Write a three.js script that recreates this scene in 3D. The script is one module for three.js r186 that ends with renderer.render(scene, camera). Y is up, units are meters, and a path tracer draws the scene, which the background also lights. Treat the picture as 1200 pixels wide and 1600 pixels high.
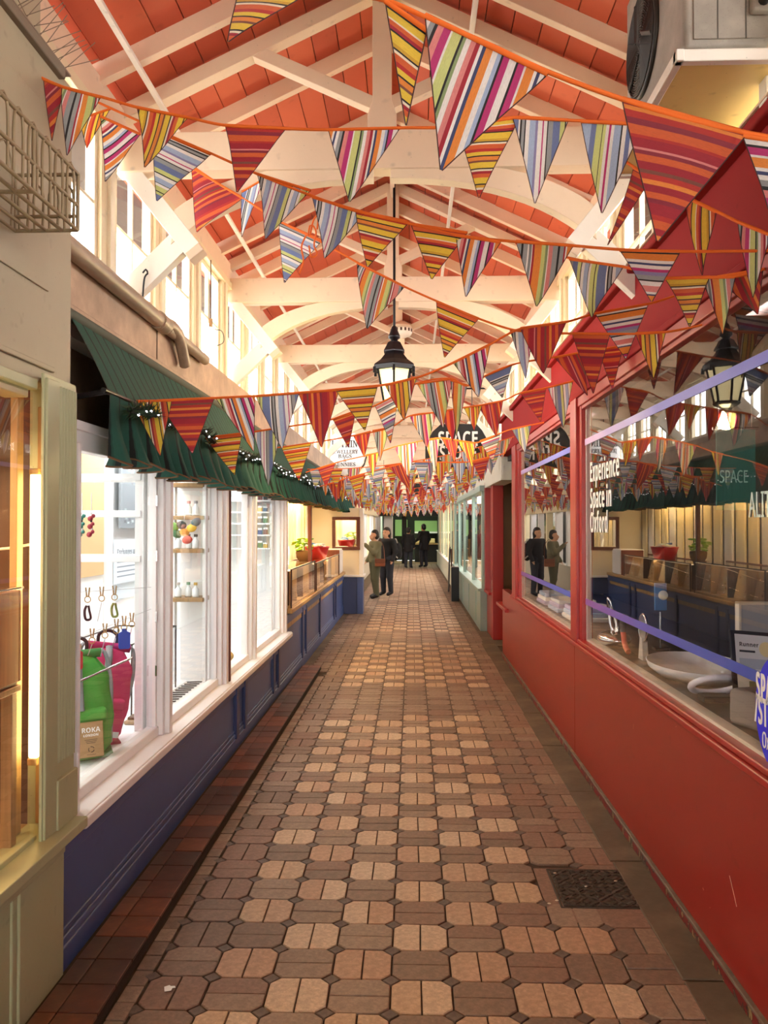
import * as THREE from 'three';
import { mergeGeometries, mergeVertices, toCreasedNormals } from 'three/addons/utils/BufferGeometryUtils.js';
import { RoundedBoxGeometry } from 'three/addons/geometries/RoundedBoxGeometry.js';
import { TextGeometry } from 'three/addons/geometries/TextGeometry.js';
import { FontLoader } from 'three/addons/loaders/FontLoader.js';
import { MarchingCubes } from 'three/addons/objects/MarchingCubes.js';
import { RectAreaLightUniformsLib } from 'three/addons/lights/RectAreaLightUniformsLib.js';

// ---------------------------------------------------------------- camera, sky, exposure
const scene = new THREE.Scene();
const FPX = 1300, EYE = 1.75;                                   // focal length in pixels of the 1200 x 1600 frame, eye height
const YAW = Math.atan(43 / FPX), PITCH = Math.atan(20 / Math.hypot(FPX, 43));
const camera = new THREE.PerspectiveCamera(2 * Math.atan(800 / FPX) * 180 / Math.PI, 1200 / 1600, 0.05, 200);
camera.rotation.order = 'YXZ';
camera.position.set(0, EYE, 0);
camera.rotation.set(PITCH, YAW, 0);
scene.add(camera);
camera.updateMatrixWorld(true);
scene.background = new THREE.Color(1.0, 0.985, 0.95);           // even bright overcast
scene.backgroundIntensity = 9.5;
const renderer = new THREE.WebGLRenderer({ antialias: true });
renderer.toneMapping = THREE.LinearToneMapping;
renderer.toneMappingExposure = 1.32;
renderer.shadowMap.enabled = true;
RectAreaLightUniformsLib.init();

// large soft lamps of the shops (each lies just under a glowing panel that is built with its shop)
const areaSpecs = [];
function areaLight(x, y, z, w, h, dir, color, intensity) {
  const l = new THREE.RectAreaLight(color, intensity, w, h);
  l.position.set(x, y, z);
  l.lookAt(x + dir[0], y + dir[1], z + dir[2]);
  scene.add(l); areaSpecs.push(l);
  return l;
}
areaLight(-2.05, 2.50, -3.95, 0.7, 0.95, [0, -1, 0], 0xfff6ee, 4.6);        // leather goods shop, first bay
areaLight(-2.05, 2.50, -5.35, 0.7, 1.05, [0, -1, 0], 0xfff8f2, 4.6);
areaLight(-2.05, 2.50, -7.3, 0.7, 2.0, [0, -1, 0], 0xfbfbff, 5);
areaLight(-1.74, 2.46, -10.4, 0.38, 2.4, [0, -1, 0], 0xffdca0, 26);         // jeweller
areaLight(-1.74, 2.46, -13.7, 0.38, 2.4, [0, -1, 0], 0xffdca0, 26);
areaLight(-1.345, 1.233, -10.17, 0.04, 2.2, [-0.35, -1, 0], 0xffe6c0, 30);      // strips inside the counter cases
areaLight(-1.345, 1.193, -13.22, 0.04, 3.5, [-0.35, -1, 0], 0xffe6c0, 30);
areaLight(-2.3, 2.46, -20.5, 0.8, 4.5, [0, -1, 0], 0xfff0d8, 4.5);          // shop beyond the pier
areaLight(-2.3, 2.46, -29.0, 0.8, 6.5, [0, -1, 0], 0xffffff, 5);
areaLight(1.36, 2.625, -4.4, 0.07, 3.0, [0, -1, 0], 0xd6e2ff, 44);         // red corner shop: added strips, unseen behind the window heads
areaLight(1.36, 2.625, -7.9, 0.07, 3.0, [0, -1, 0], 0xd6e2ff, 40);
areaLight(2.1, 2.50, -15.2, 0.9, 2.6, [0, -1, 0], 0xfff4e6, 9);            // teal shop
areaLight(2.1, 2.50, -19.2, 0.9, 2.6, [0, -1, 0], 0xfff4e6, 9);
areaLight(2.1, 2.50, -27.0, 0.9, 7.0, [0, -1, 0], 0xfff6e0, 9);
areaLight(0.0, 2.55, -38.6, 2.2, 0.5, [0, -1, 0], 0xeaffda, 14);           // far shop
areaLight(-1.372, 1.41, -3.05, 0.03, 1.06, [1, 0, 0.35], 0xffdca6, 60);     // tube in the olive shop window
areaLight(-1.95, 2.12, -2.3, 0.5, 1.1, [0, -1, 0], 0xffd39a, 16);

// ---------------------------------------------------------------- helpers
let seed = 20240607;
const rnd = () => { seed = (seed + 0x6d2b79f5) | 0; let t = Math.imul(seed ^ (seed >>> 15), 1 | seed); t = (t + Math.imul(t ^ (t >>> 7), 61 | t)) ^ t; return ((t ^ (t >>> 14)) >>> 0) / 4294967296; };
const R = (a, b) => a + (b - a) * rnd();
const V = (x, y, z) => new THREE.Vector3(x, y, z);
const lerp = (a, b, t) => a + (b - a) * t;
const taken = {};
const numbered = (n) => { const k = taken[n] = (taken[n] ?? -1) + 1; return k ? n + '_' + String(k).padStart(3, '0') : n; };
// the point at depth d (metres along the corridor) that the surveyed picture position (u, v) stands for
const ray = new THREE.Vector3();
function at(u, v, d) {
  ray.set((u - 600) / FPX, -(v - 800) / FPX, -1).applyEuler(camera.rotation);
  return V(ray.x, ray.y, ray.z).multiplyScalar(d / -ray.z).add(camera.position);
}
function mk(name, geo, mat, parent, pos) {
  const m = new THREE.Mesh(geo, mat);
  m.name = parent ? name : numbered(name);
  m.castShadow = m.receiveShadow = true;
  if (pos) m.position.set(pos[0], pos[1], pos[2]);
  (parent ?? scene).add(m);
  return m;
}
function thing(name, label, category, pos = [0, 0, 0], group) {
  const g = new THREE.Group();
  g.name = numbered(name);
  g.position.set(pos[0], pos[1], pos[2]);
  g.userData = { label, category };
  if (group) g.userData.group = group;
  scene.add(g);
  return g;
}
function struct(name, label) {
  const g = new THREE.Group();
  g.name = numbered(name);
  g.userData = { kind: 'structure' };
  if (label) g.userData.label = label;
  scene.add(g);
  return g;
}
function sub(name, parent) { const g = new THREE.Group(); g.name = name; parent.add(g); return g; }
const stuffed = (m) => { m.userData.kind = 'stuff'; return m; };
// uv in metres from the dominant direction of each vertex normal
function uvm(g, s = 1) {
  const p = g.attributes.position, n = g.attributes.normal, a = new Float32Array(p.count * 2);
  const tri = !g.index && p.count % 3 === 0, A = V(0, 0, 0), B = V(0, 0, 0), Q = V(0, 0, 0);
  let x = 0, y = 0, z = 0;
  for (let i = 0; i < p.count; i++) {
    if (!tri) { x = Math.abs(n.getX(i)); y = Math.abs(n.getY(i)); z = Math.abs(n.getZ(i)); } else if (i % 3 === 0) {
      Q.fromBufferAttribute(p, i); A.fromBufferAttribute(p, i + 1).sub(Q); B.fromBufferAttribute(p, i + 2).sub(Q); A.cross(B);
      x = Math.abs(A.x); y = Math.abs(A.y); z = Math.abs(A.z);
    }
    let u, v;
    if (y >= x && y >= z) { u = p.getX(i); v = p.getZ(i); } else if (x >= z) { u = p.getZ(i); v = p.getY(i); } else { u = p.getX(i); v = p.getY(i); }
    a[2 * i] = u * s; a[2 * i + 1] = v * s;
  }
  g.setAttribute('uv', new THREE.BufferAttribute(a, 2));
  return g;
}
const flat = (g) => { const f = g.index ? g.toNonIndexed() : g; for (const k of Object.keys(f.attributes)) if (!['position', 'normal', 'uv'].includes(k)) f.deleteAttribute(k); if (!f.attributes.uv) uvm(f); return f; };
const merge = (list) => mergeGeometries(list.map(flat));
// chamfered box from corner to corner; uv in metres
function box(x0, y0, z0, x1, y1, z1, c = 0.004) {
  const w = Math.abs(x1 - x0), h = Math.abs(y1 - y0), d = Math.abs(z1 - z0), k = Math.min(c, w / 3, h / 3, d / 3);
  const g = k > 0.0005 ? new RoundedBoxGeometry(w, h, d, 1, k) : new THREE.BoxGeometry(w, h, d);
  g.translate((x0 + x1) / 2, (y0 + y1) / 2, (z0 + z1) / 2);
  return uvm(g);
}
const cbox = (cx, cy, cz, w, h, d, c) => box(cx - w / 2, cy - h / 2, cz - d / 2, cx + w / 2, cy + h / 2, cz + d / 2, c);
// bar of section w (sideways) x h (upwards) from a to b
function bar(a, b, w, h, c = 0.003, up = V(0, 1, 0)) {
  const d = b.clone().sub(a), L = d.length(), g = c > 0 ? new RoundedBoxGeometry(w, h, L, 1, Math.min(c, w / 3, h / 3, L / 3)) : new THREE.BoxGeometry(w, h, L);
  uvm(g);
  const z = d.normalize(), x = V(0, 0, 0).crossVectors(up, z).normalize(), y = V(0, 0, 0).crossVectors(z, x);
  g.applyMatrix4(new THREE.Matrix4().makeBasis(x, y, z).setPosition(a.clone().add(b).multiplyScalar(0.5)));
  return g;
}
function tube(pts, r, seg = 16, rad = 6, closed = false) {
  return new THREE.TubeGeometry(new THREE.CatmullRomCurve3(pts, closed, 'centripetal'), seg, r, rad, closed);
}
function rod(a, b, r, rad = 8, r2 = r) {
  const d = b.clone().sub(a), g = new THREE.CylinderGeometry(r2, r, d.length(), rad);
  g.applyQuaternion(new THREE.Quaternion().setFromUnitVectors(V(0, 1, 0), d.clone().normalize()));
  g.translate((a.x + b.x) / 2, (a.y + b.y) / 2, (a.z + b.z) / 2);
  return g;
}
function prism(pts, depth, bevel = 0) {                              // polygon in x, y pushed along z
  const s = new THREE.Shape(pts.map((p) => new THREE.Vector2(p[0], p[1])));
  return new THREE.ExtrudeGeometry(s, { depth, bevelEnabled: bevel > 0, bevelSize: bevel, bevelThickness: bevel, bevelSegments: 1, steps: 1, curveSegments: 10 });
}
const lathe = (pts, seg = 24) => new THREE.LatheGeometry(pts.map((p) => new THREE.Vector2(p[0], p[1])), seg);
const moved = (g, x, y, z, ry = 0, rx = 0, rz = 0) => { g.applyMatrix4(new THREE.Matrix4().compose(V(x, y, z), new THREE.Quaternion().setFromEuler(new THREE.Euler(rx, ry, rz, 'YXZ')), V(1, 1, 1))); return g; };

// ---------------------------------------------------------------- textures
function hash(x, y) { let h = Math.imul(x, 374761393) + Math.imul(y, 668265263) | 0; h = Math.imul(h ^ (h >>> 13), 1274126177); return ((h ^ (h >>> 16)) >>> 0) / 4294967296; }
function vnoise(x, y, px, py) {                                      // value noise that repeats after px, py cells
  const ix = Math.floor(x), iy = Math.floor(y), fx = x - ix, fy = y - iy, sx = fx * fx * (3 - 2 * fx), sy = fy * fy * (3 - 2 * fy), w = (a, n) => ((a % n) + n) % n;
  const h = (a, b) => hash(w(a, px), w(b, py));
  return lerp(lerp(h(ix, iy), h(ix + 1, iy), sx), lerp(h(ix, iy + 1), h(ix + 1, iy + 1), sx), sy);
}
function fbm(u, v, fx, fy, oct = 4) { let s = 0, a = 0.5, t = 0; for (let i = 0; i < oct; i++) { s += a * vnoise(u * fx + i * 17, v * fy + i * 31, fx, fy); t += a; a *= 0.55; fx *= 2; fy *= 2; } return s / t; }
function dtex(w, h, f, srgb = true) {
  const d = new Uint8Array(w * h * 4);
  for (let y = 0; y < h; y++) for (let x = 0; x < w; x++) {
    const c = f(x / w, y / h, x, y), o = (y * w + x) * 4;
    const q = Array.isArray(c) ? c : [c, c, c];
    for (let k = 0; k < 3; k++) d[o + k] = Math.max(0, Math.min(255, q[k] * 255));
    d[o + 3] = 255;
  }
  const t = new THREE.DataTexture(d, w, h, THREE.RGBAFormat);
  t.wrapS = t.wrapT = THREE.RepeatWrapping; t.magFilter = THREE.LinearFilter;
  if (srgb) t.colorSpace = THREE.SRGBColorSpace;
  t.needsUpdate = true;
  return t;
}
const rep = (t, x, y = x) => { const c = t.clone(); c.repeat.set(x, y); c.needsUpdate = true; return c; };
const T = {};
T.grain = dtex(256, 256, (u, v) => 0.86 + 0.14 * fbm(u, v, 8, 8, 5));
T.paint = dtex(512, 512, (u, v, x, y) => { const n = fbm(u, v, 5, 5, 5), k = fbm(u + 0.3, v + 0.7, 24, 24, 3); let c = 0.94 + 0.06 * n; if (k > 0.74) c -= (k - 0.74) * 0.45; if (hash(x * 3 + 5, y * 7 + 1) > 0.9996) c *= 0.7; return c; });
T.plain = dtex(256, 256, (u, v) => 0.965 + 0.035 * fbm(u, v, 6, 6, 4));
T.speck = dtex(256, 256, (u, v, x, y) => { const n = fbm(u, v, 16, 16, 4), h = hash(x, y); return 0.74 + 0.24 * n + (h > 0.93 ? -0.13 : h < 0.05 ? 0.1 : 0) + 0.06 * (hash(x >> 1, y >> 1) - 0.5); });
T.wood = dtex(256, 512, (u, v) => { const n = fbm(u, v, 40, 2, 3), m = fbm(u + 0.2, v, 6, 2, 3); return 0.68 + 0.2 * n + 0.14 * m; });
T.dirt = dtex(512, 512, (u, v, x, y) => { const n = fbm(u, v, 6, 6, 6), m = fbm(u + 0.5, v + 0.1, 30, 30, 3); return 0.72 + 0.3 * n * n + 0.08 * (m - 0.5) + (hash(x, y) > 0.985 ? -0.1 : 0); });
T.bump = dtex(256, 256, (u, v, x, y) => 0.5 + 0.35 * (fbm(u, v, 12, 12, 5) - 0.5) + 0.2 * (hash(x, y) - 0.5), false);
T.weave = dtex(128, 128, (u, v, x, y) => 0.5 + 0.25 * (((x >> 1) + (y >> 1)) % 2 ? 1 : -1) + 0.15 * (hash(x, y) - 0.5), false);
T.chequer = dtex(128, 128, (u, v, x, y) => { const a = ((x + y) >> 3) % 2, b = ((x - y + 128) >> 3) % 2, q = ((x >> 5) + (y >> 5)) % 2; return (q ? a : b) ? 1 : 0.1; }, false);

const mats = {};
function mat(key, color, rough = 0.6, o = {}) {
  if (mats[key]) return mats[key];
  const m = new (o.phys ? THREE.MeshPhysicalMaterial : THREE.MeshStandardMaterial)({ color, roughness: rough });
  for (const [k, v] of Object.entries(o)) if (k !== 'phys') { if (m[k]?.isColor) m[k].set(v); else m[k] = v; }
  m.name = key;
  return mats[key] = m;
}
const paint = (key, color, rough = 0.5, s = 1, o = {}) => mat(key, color, rough, { map: rep(T.paint, s), bumpMap: rep(T.bump, 2 * s), bumpScale: 0.0002, ...o });
const glassPane = mat('clear_pane', 0xffffff, 0.0, { phys: true, transmission: 1, thickness: 0, ior: 1.5, side: THREE.DoubleSide });
const coolPane = mat('shop_pane', 0xf4fbff, 0.0, { phys: true, transmission: 1, thickness: 0, ior: 1.52, side: THREE.DoubleSide });
const chrome = mat('polished_steel', 0xd8d8da, 0.12, { metalness: 1 });
const darkMetal = mat('black_iron', 0x16151a, 0.38, { metalness: 0.3 });
const fontBold = await new FontLoader().loadAsync('fonts/droid/droid_sans_bold.typeface.json');
const fontSans = await new FontLoader().loadAsync('fonts/droid/droid_sans_regular.typeface.json');
const fontSerif = await new FontLoader().loadAsync('fonts/droid/droid_serif_bold.typeface.json');
// lettering as thin solid letters, scaled to a width and a cap height, origin at its left foot
function letters(text, font, width, height, depth = 0.002) {
  const g = new TextGeometry(text, { font, size: 1, depth: 1, curveSegments: 4, bevelEnabled: false });
  g.computeBoundingBox();
  const b = g.boundingBox;
  g.translate(-b.min.x, 0, 0);
  g.scale(width / (b.max.x - b.min.x), height / 0.72, depth);
  g.computeVertexNormals();
  return flat(g);
}

// ================================================================ FLOOR
const XL = -1.336, XR = 1.206, RIDGE = -0.16;                        // wall faces and ridge line
{
  const floor = struct('floor', 'brick paved arcade floor in a chequer of tan and brown pavers');
  const joint = paint('dark_joint', 0x4a382c, 0.95, 1.2);
  mk('bedding', box(-3.2, -0.25, -38, 3.2, -0.013, 6.4, 0), joint, floor);
  const tans = [0xdcbb9a, 0xd0ac8e, 0xe0c3a4, 0xd5b290, 0xcaa284].map((c, i) => mat('tan_paver_' + i, c, 0.62, { map: rep(T.speck, 5), bumpMap: rep(T.bump, 9), bumpScale: 0.0009 }));
  const browns = [0xa08570, 0x947865, 0xa88d78, 0x987663, 0x8c7260].map((c, i) => mat('brown_paver_' + i, c, 0.6, { map: rep(T.speck, 5), bumpMap: rep(T.bump, 9), bumpScale: 0.0009 }));
  const insertM = mat('small_insert', 0x75645a, 0.7, { map: rep(T.speck, 5), bumpMap: rep(T.bump, 9), bumpScale: 0.0009 });
  const PX = 0.2315, PZ = 0.2233, g = 0.0035, c = 0.036, X0 = -0.079;
  const block = (pts) => {                                           // one clay paver: clipped outline, eased top edge
    const e = 0.0035, gq = prism(pts, 0.03, 0);
    const cx = pts.reduce((s, p) => s + p[0], 0) / pts.length, cy = pts.reduce((s, p) => s + p[1], 0) / pts.length, P = [], N = [];
    const ring = (k, h) => pts.map(([x, y]) => { const l = Math.hypot(x - cx, y - cy); return [cx + (x - cx) * (1 - k / l), h, cy + (y - cy) * (1 - k / l)]; });
    const r = [ring(0, -0.024), ring(0, -e), ring(e, 0)], n = pts.length, put = (a, b, d) => P.push(...a, ...b, ...d);
    for (let k = 0; k < 2; k++) for (let i = 0; i < n; i++) { const j = (i + 1) % n; put(r[k][i], r[k + 1][i], r[k][j]); put(r[k][j], r[k + 1][i], r[k + 1][j]); }
    for (let i = 1; i < n - 1; i++) put(r[2][0], r[2][i + 1], r[2][i]);
    gq.dispose();
    const o = new THREE.BufferGeometry(); o.setAttribute('position', new THREE.Float32BufferAttribute(P, 3)); o.computeVertexNormals();
    return uvm(o);
  };
  const a = PX / 2 - g, b = PZ / 2 - g, m = 0.0028;
  const halfL = block([[-a + c, -b], [-m, -b], [-m, b], [-a + c, b], [-a, b - c], [-a, -b + c]]);
  const halfR = block([[m, -b], [a - c, -b], [a, -b + c], [a, b - c], [a - c, b], [m, b]]);
  const halfN = block([[-a, m], [a, m], [a, b - c], [a - c, b], [-a + c, b], [-a, b - c]]);
  const halfF = block([[-a + c, -b], [a - c, -b], [a, -b + c], [a, -m], [-a, -m], [-a, -b + c]]);
  const dia = block([[0, -c + 0.002], [c - 0.002, 0], [0, c - 0.002], [-c + 0.002, 0]]);
  // flip if the top faces downwards
  const fix = (q) => { const n = q.attributes.normal; let up = 0; for (let i = 0; i < n.count; i++) up += n.getY(i); if (up < 0) { const p = q.attributes.position.array; for (let i = 0; i < p.length; i += 9) for (let k = 0; k < 3; k++) { const t = p[i + 3 + k]; p[i + 3 + k] = p[i + 6 + k]; p[i + 6 + k] = t; } q.computeVertexNormals(); } return q; };
  [halfL, halfR, halfN, halfF, dia].forEach(fix);
  const far = { tan: [[], [], [], [], []], brown: [[], [], [], [], []], dia: [] };
  let n = 0, nd = 0;
  for (let row = 0; row < 156; row++) {
    const d = 2.56 + row * PZ, zc = -(d + PZ / 2);
    for (let col = -5; col <= 4; col++) {
      const xc = X0 + (col + 0.5) * PX;
      if (col === -5 && d < 9.9) continue;
      let tan = ((row + col) & 1) === 0;
      if (d > 7.55 && d < 8.85) tan = false;
      if (d > 12.35 && d < 13.6) tan = false;
      if (d > 18.2 && d < 19.2) tan = false;
      if (col <= -4 || col >= 4) tan = false;
      if (col === 3) tan = d < 3.8 && ((row + 2) & 1) === 0;
      if (d > 8.9 && col === 3) tan = ((row + col) & 1) === 0;
      if (col === 3 && d > 3.7 && d < 4.2) continue;
      const lie = tan || ((col <= -4 || col >= 3) && ((row + col) & 1) === 0);                           // which way its two halves lie
      const h1 = R(-0.0025, 0.001), h2 = R(-0.0025, 0.001), kind = tan ? 'tan' : 'brown', list = tan ? tans : browns;
      const ia = Math.floor(rnd() * 5), ib = rnd() < 0.6 ? ia : Math.floor(rnd() * 5), rz = R(-0.012, 0.012);
      const two = lie ? [halfL, halfR] : [halfN, halfF];
      two.forEach((q, k) => {
        const i = k ? ib : ia;
        if (n < 300 && d > 2.6) { const o = mk('paver', q, list[i], floor, [xc, k ? h1 : h2, zc]); o.rotation.set(R(-0.006, 0.006), rz, R(-0.006, 0.006)); n++; }
        else far[kind][i].push(q.clone().translate(xc, k ? h1 : h2, zc));
      });
      if (col > -5) {
        const xd = xc - PX / 2, zd = zc - PZ / 2;
        if (nd < 160 && d > 2.6) { mk('paver_insert', dia, insertM, floor, [xd, -0.003, zd]); nd++; } else far.dia.push(dia.clone().translate(xd, -0.003, zd));
      }
    }
  }
  for (const k of ['tan', 'brown']) far[k].forEach((l, i) => { if (l.length) stuffed(mk('distant_pavers', merge(l), (k === 'tan' ? tans : browns)[i], floor)); });
  stuffed(mk('distant_paver_inserts', merge(far.dia), insertM, floor));
  // edge strips: worn concrete along the red wall, filled edge at the left
  const conc = mat('worn_concrete', 0x7d6a54, 0.8, { map: rep(T.dirt, 1.3), bumpMap: rep(T.bump, 5), bumpScale: 0.003 });
  const strip = [];
  for (let z = -1; z > -12; z -= 1.13) strip.push(box(1.035 + R(-0.012, 0.012), -0.02, z - 1.12, XR + 0.03, 0.004 + R(0, 0.004), z, 0.006));
  mk('gutter_strip', merge(strip), conc, floor);
  mk('edge_fill', box(1.05, -0.02, -37, 1.4, -0.002, -12.1, 0.004), conc, floor);
  mk('edge_fill', box(-1.6, -0.02, -37, -1.236, -0.003, -10.15, 0.004), conc, floor);
  const cut = box(0, -0.024, 0, 0.07, 0, PZ / 2 - 0.005, 0.003);
  for (let i = 0; i < 64; i++) mk('cut_paver', cut, browns[Math.floor(rnd() * 5)], floor, [-1.085, R(-0.005, -0.001), -2.6 - i * PZ / 2]);
  mk('cover_surround', box(0.62, -0.02, -4.30, 1.04, -0.003, -3.72, 0.003), browns[3], floor);
  mk('kerb_foot_fill', box(-1.12, -0.02, -10.1, -1.0, -0.0125, -1, 0.004), mat('foot_dirt', 0x52402f, 0.95, { map: rep(T.dirt, 2), bumpMap: rep(T.bump, 6), bumpScale: 0.003 }), floor);

  // quarry tile kerb along the blue wall
  const kerb = struct('kerb', 'low step of red quarry tiles along the blue panelled wall');
  const qt = [0x94502f, 0x6d3a28, 0x94512f, 0x5e3527, 0x7b4430, 0x6a4232].map((q, i) => mat('quarry_tile_' + i, q, 0.42, { map: rep(T.dirt, 2.2), bumpMap: rep(T.bump, 6), bumpScale: 0.0008 }));
  const grime = mat('kerb_riser_dirt', 0x4d3a28, 0.92, { map: rep(T.dirt, 2), bumpMap: rep(T.bump, 8), bumpScale: 0.004 });
  mk('kerb_core', box(-1.34, -0.02, -10.1, -1.098, 0.036, -1.2, 0.004), grime, kerb);
  const tile = box(0, 0, 0, 0.143, 0.014, 0.176, 0.003), slip = box(0, 0, 0, 0.072, 0.014, 0.176, 0.003);
  for (let i = 0; i < 48; i++) {
    const z = -1.45 - i * 0.18, t = qt[Math.floor(rnd() * 6)];
    mk('kerb_tile', tile, t, kerb, [-1.237, 0.034 + R(-0.001, 0.002), z - 0.18]);
    mk('kerb_tile', slip, rnd() < 0.7 ? t : qt[Math.floor(rnd() * 6)], kerb, [-1.313, 0.033 + R(-0.001, 0.002), z - 0.18]);
  }
  // cast iron cover let into the paving
  const cover = thing('drain_cover', 'dark cast iron access cover with raised chequer pattern by the red wall', 'drain cover', [0.872, 0.002, -4.07]);
  const iron = mat('cast_iron', 0x4a4038, 0.5, { metalness: 0.35, bumpMap: rep(T.chequer, 3.2), bumpScale: 0.004, map: rep(T.dirt, 2) });
  mk('plate', box(-0.175, -0.012, -0.2, 0.175, 0.002, 0.2, 0.003), iron, cover);
  const rim = mat('iron_rim', 0x3a322b, 0.6, { metalness: 0.3 });
  mk('rim', merge([box(-0.19, -0.02, -0.215, 0.19, 0.0, -0.203), box(-0.19, -0.02, 0.203, 0.19, 0.0, 0.215), box(-0.19, -0.02, -0.203, -0.178, 0.0, 0.203), box(0.178, -0.02, -0.203, 0.19, 0.0, 0.203)]), rim, cover);
  const ribs = [];
  for (let i = 0; i < 9; i++) for (let k = 0; k < 8; k++) { const q = box(-0.014, 0, -0.004, 0.014, 0.0045, 0.004, 0.0015); moved(q, -0.15 + k * 0.043, 0.0015, -0.175 + i * 0.044, (i + k) % 2 ? 0.78 : -0.78); ribs.push(q); }
  stuffed(mk('raised_ribs', merge(ribs), iron, cover));
  // litter
  const lit = thing('paper_scrap', 'small torn scrap of white paper lying on the brown pavers by the tiled kerb', 'litter', [0, 0, 0]);
  const pg = prism([[-0.018, -0.014], [0.006, -0.017], [0.012, -0.004], [0.024, -0.006], [0.022, 0.004], [0.008, 0.008], [0.004, 0.016], [-0.016, 0.013]], 0.0015);
  lit.position.copy(at(264, 1543, 3.13)); lit.position.y = 0.006;
  mk('scrap', pg, mat('white_paper', 0xf2f0ea, 0.8), lit).rotation.set(-Math.PI / 2 + 0.12, 0, 0.4);
  const gumM = mat('old_gum', 0xded2c0, 0.7);
  [[867, 1359, 'at the far left corner of'], [962, 1370, 'at the right edge of'], [916, 1379, 'in the middle of'], [870, 1401, 'at the near left corner of'], [858, 1406, 'just outside']].forEach(([u, v, where]) => {
    const d = 1.75 * FPX / (v - 820), p = at(u, v, d), q = mk('chewing_gum', moved(new THREE.SphereGeometry(0.0075, 8, 5).scale(1.2, 0.35, 0.9), 0, 0, 0), gumM, null, [p.x, 0.0062, p.z]);
    q.userData = { label: 'flat white spot of chewing gum ' + where + ' the iron drain cover', category: 'litter', group: 'chewing gum spots round the drain cover' };
  });
}

T.peel = dtex(1024, 64, (u, v, x, y) => { const n = fbm(u, v, 60, 3, 4), k = fbm(u + 0.4, v + 0.2, 90, 4, 3); return n > 0.6 ? (k > 0.5 ? [0.62, 0.52, 0.36] : [0.34, 0.29, 0.23]) : n > 0.54 ? [0.2, 0.12, 0.1] : [0.47, 0.10, 0.09]; });
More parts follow.
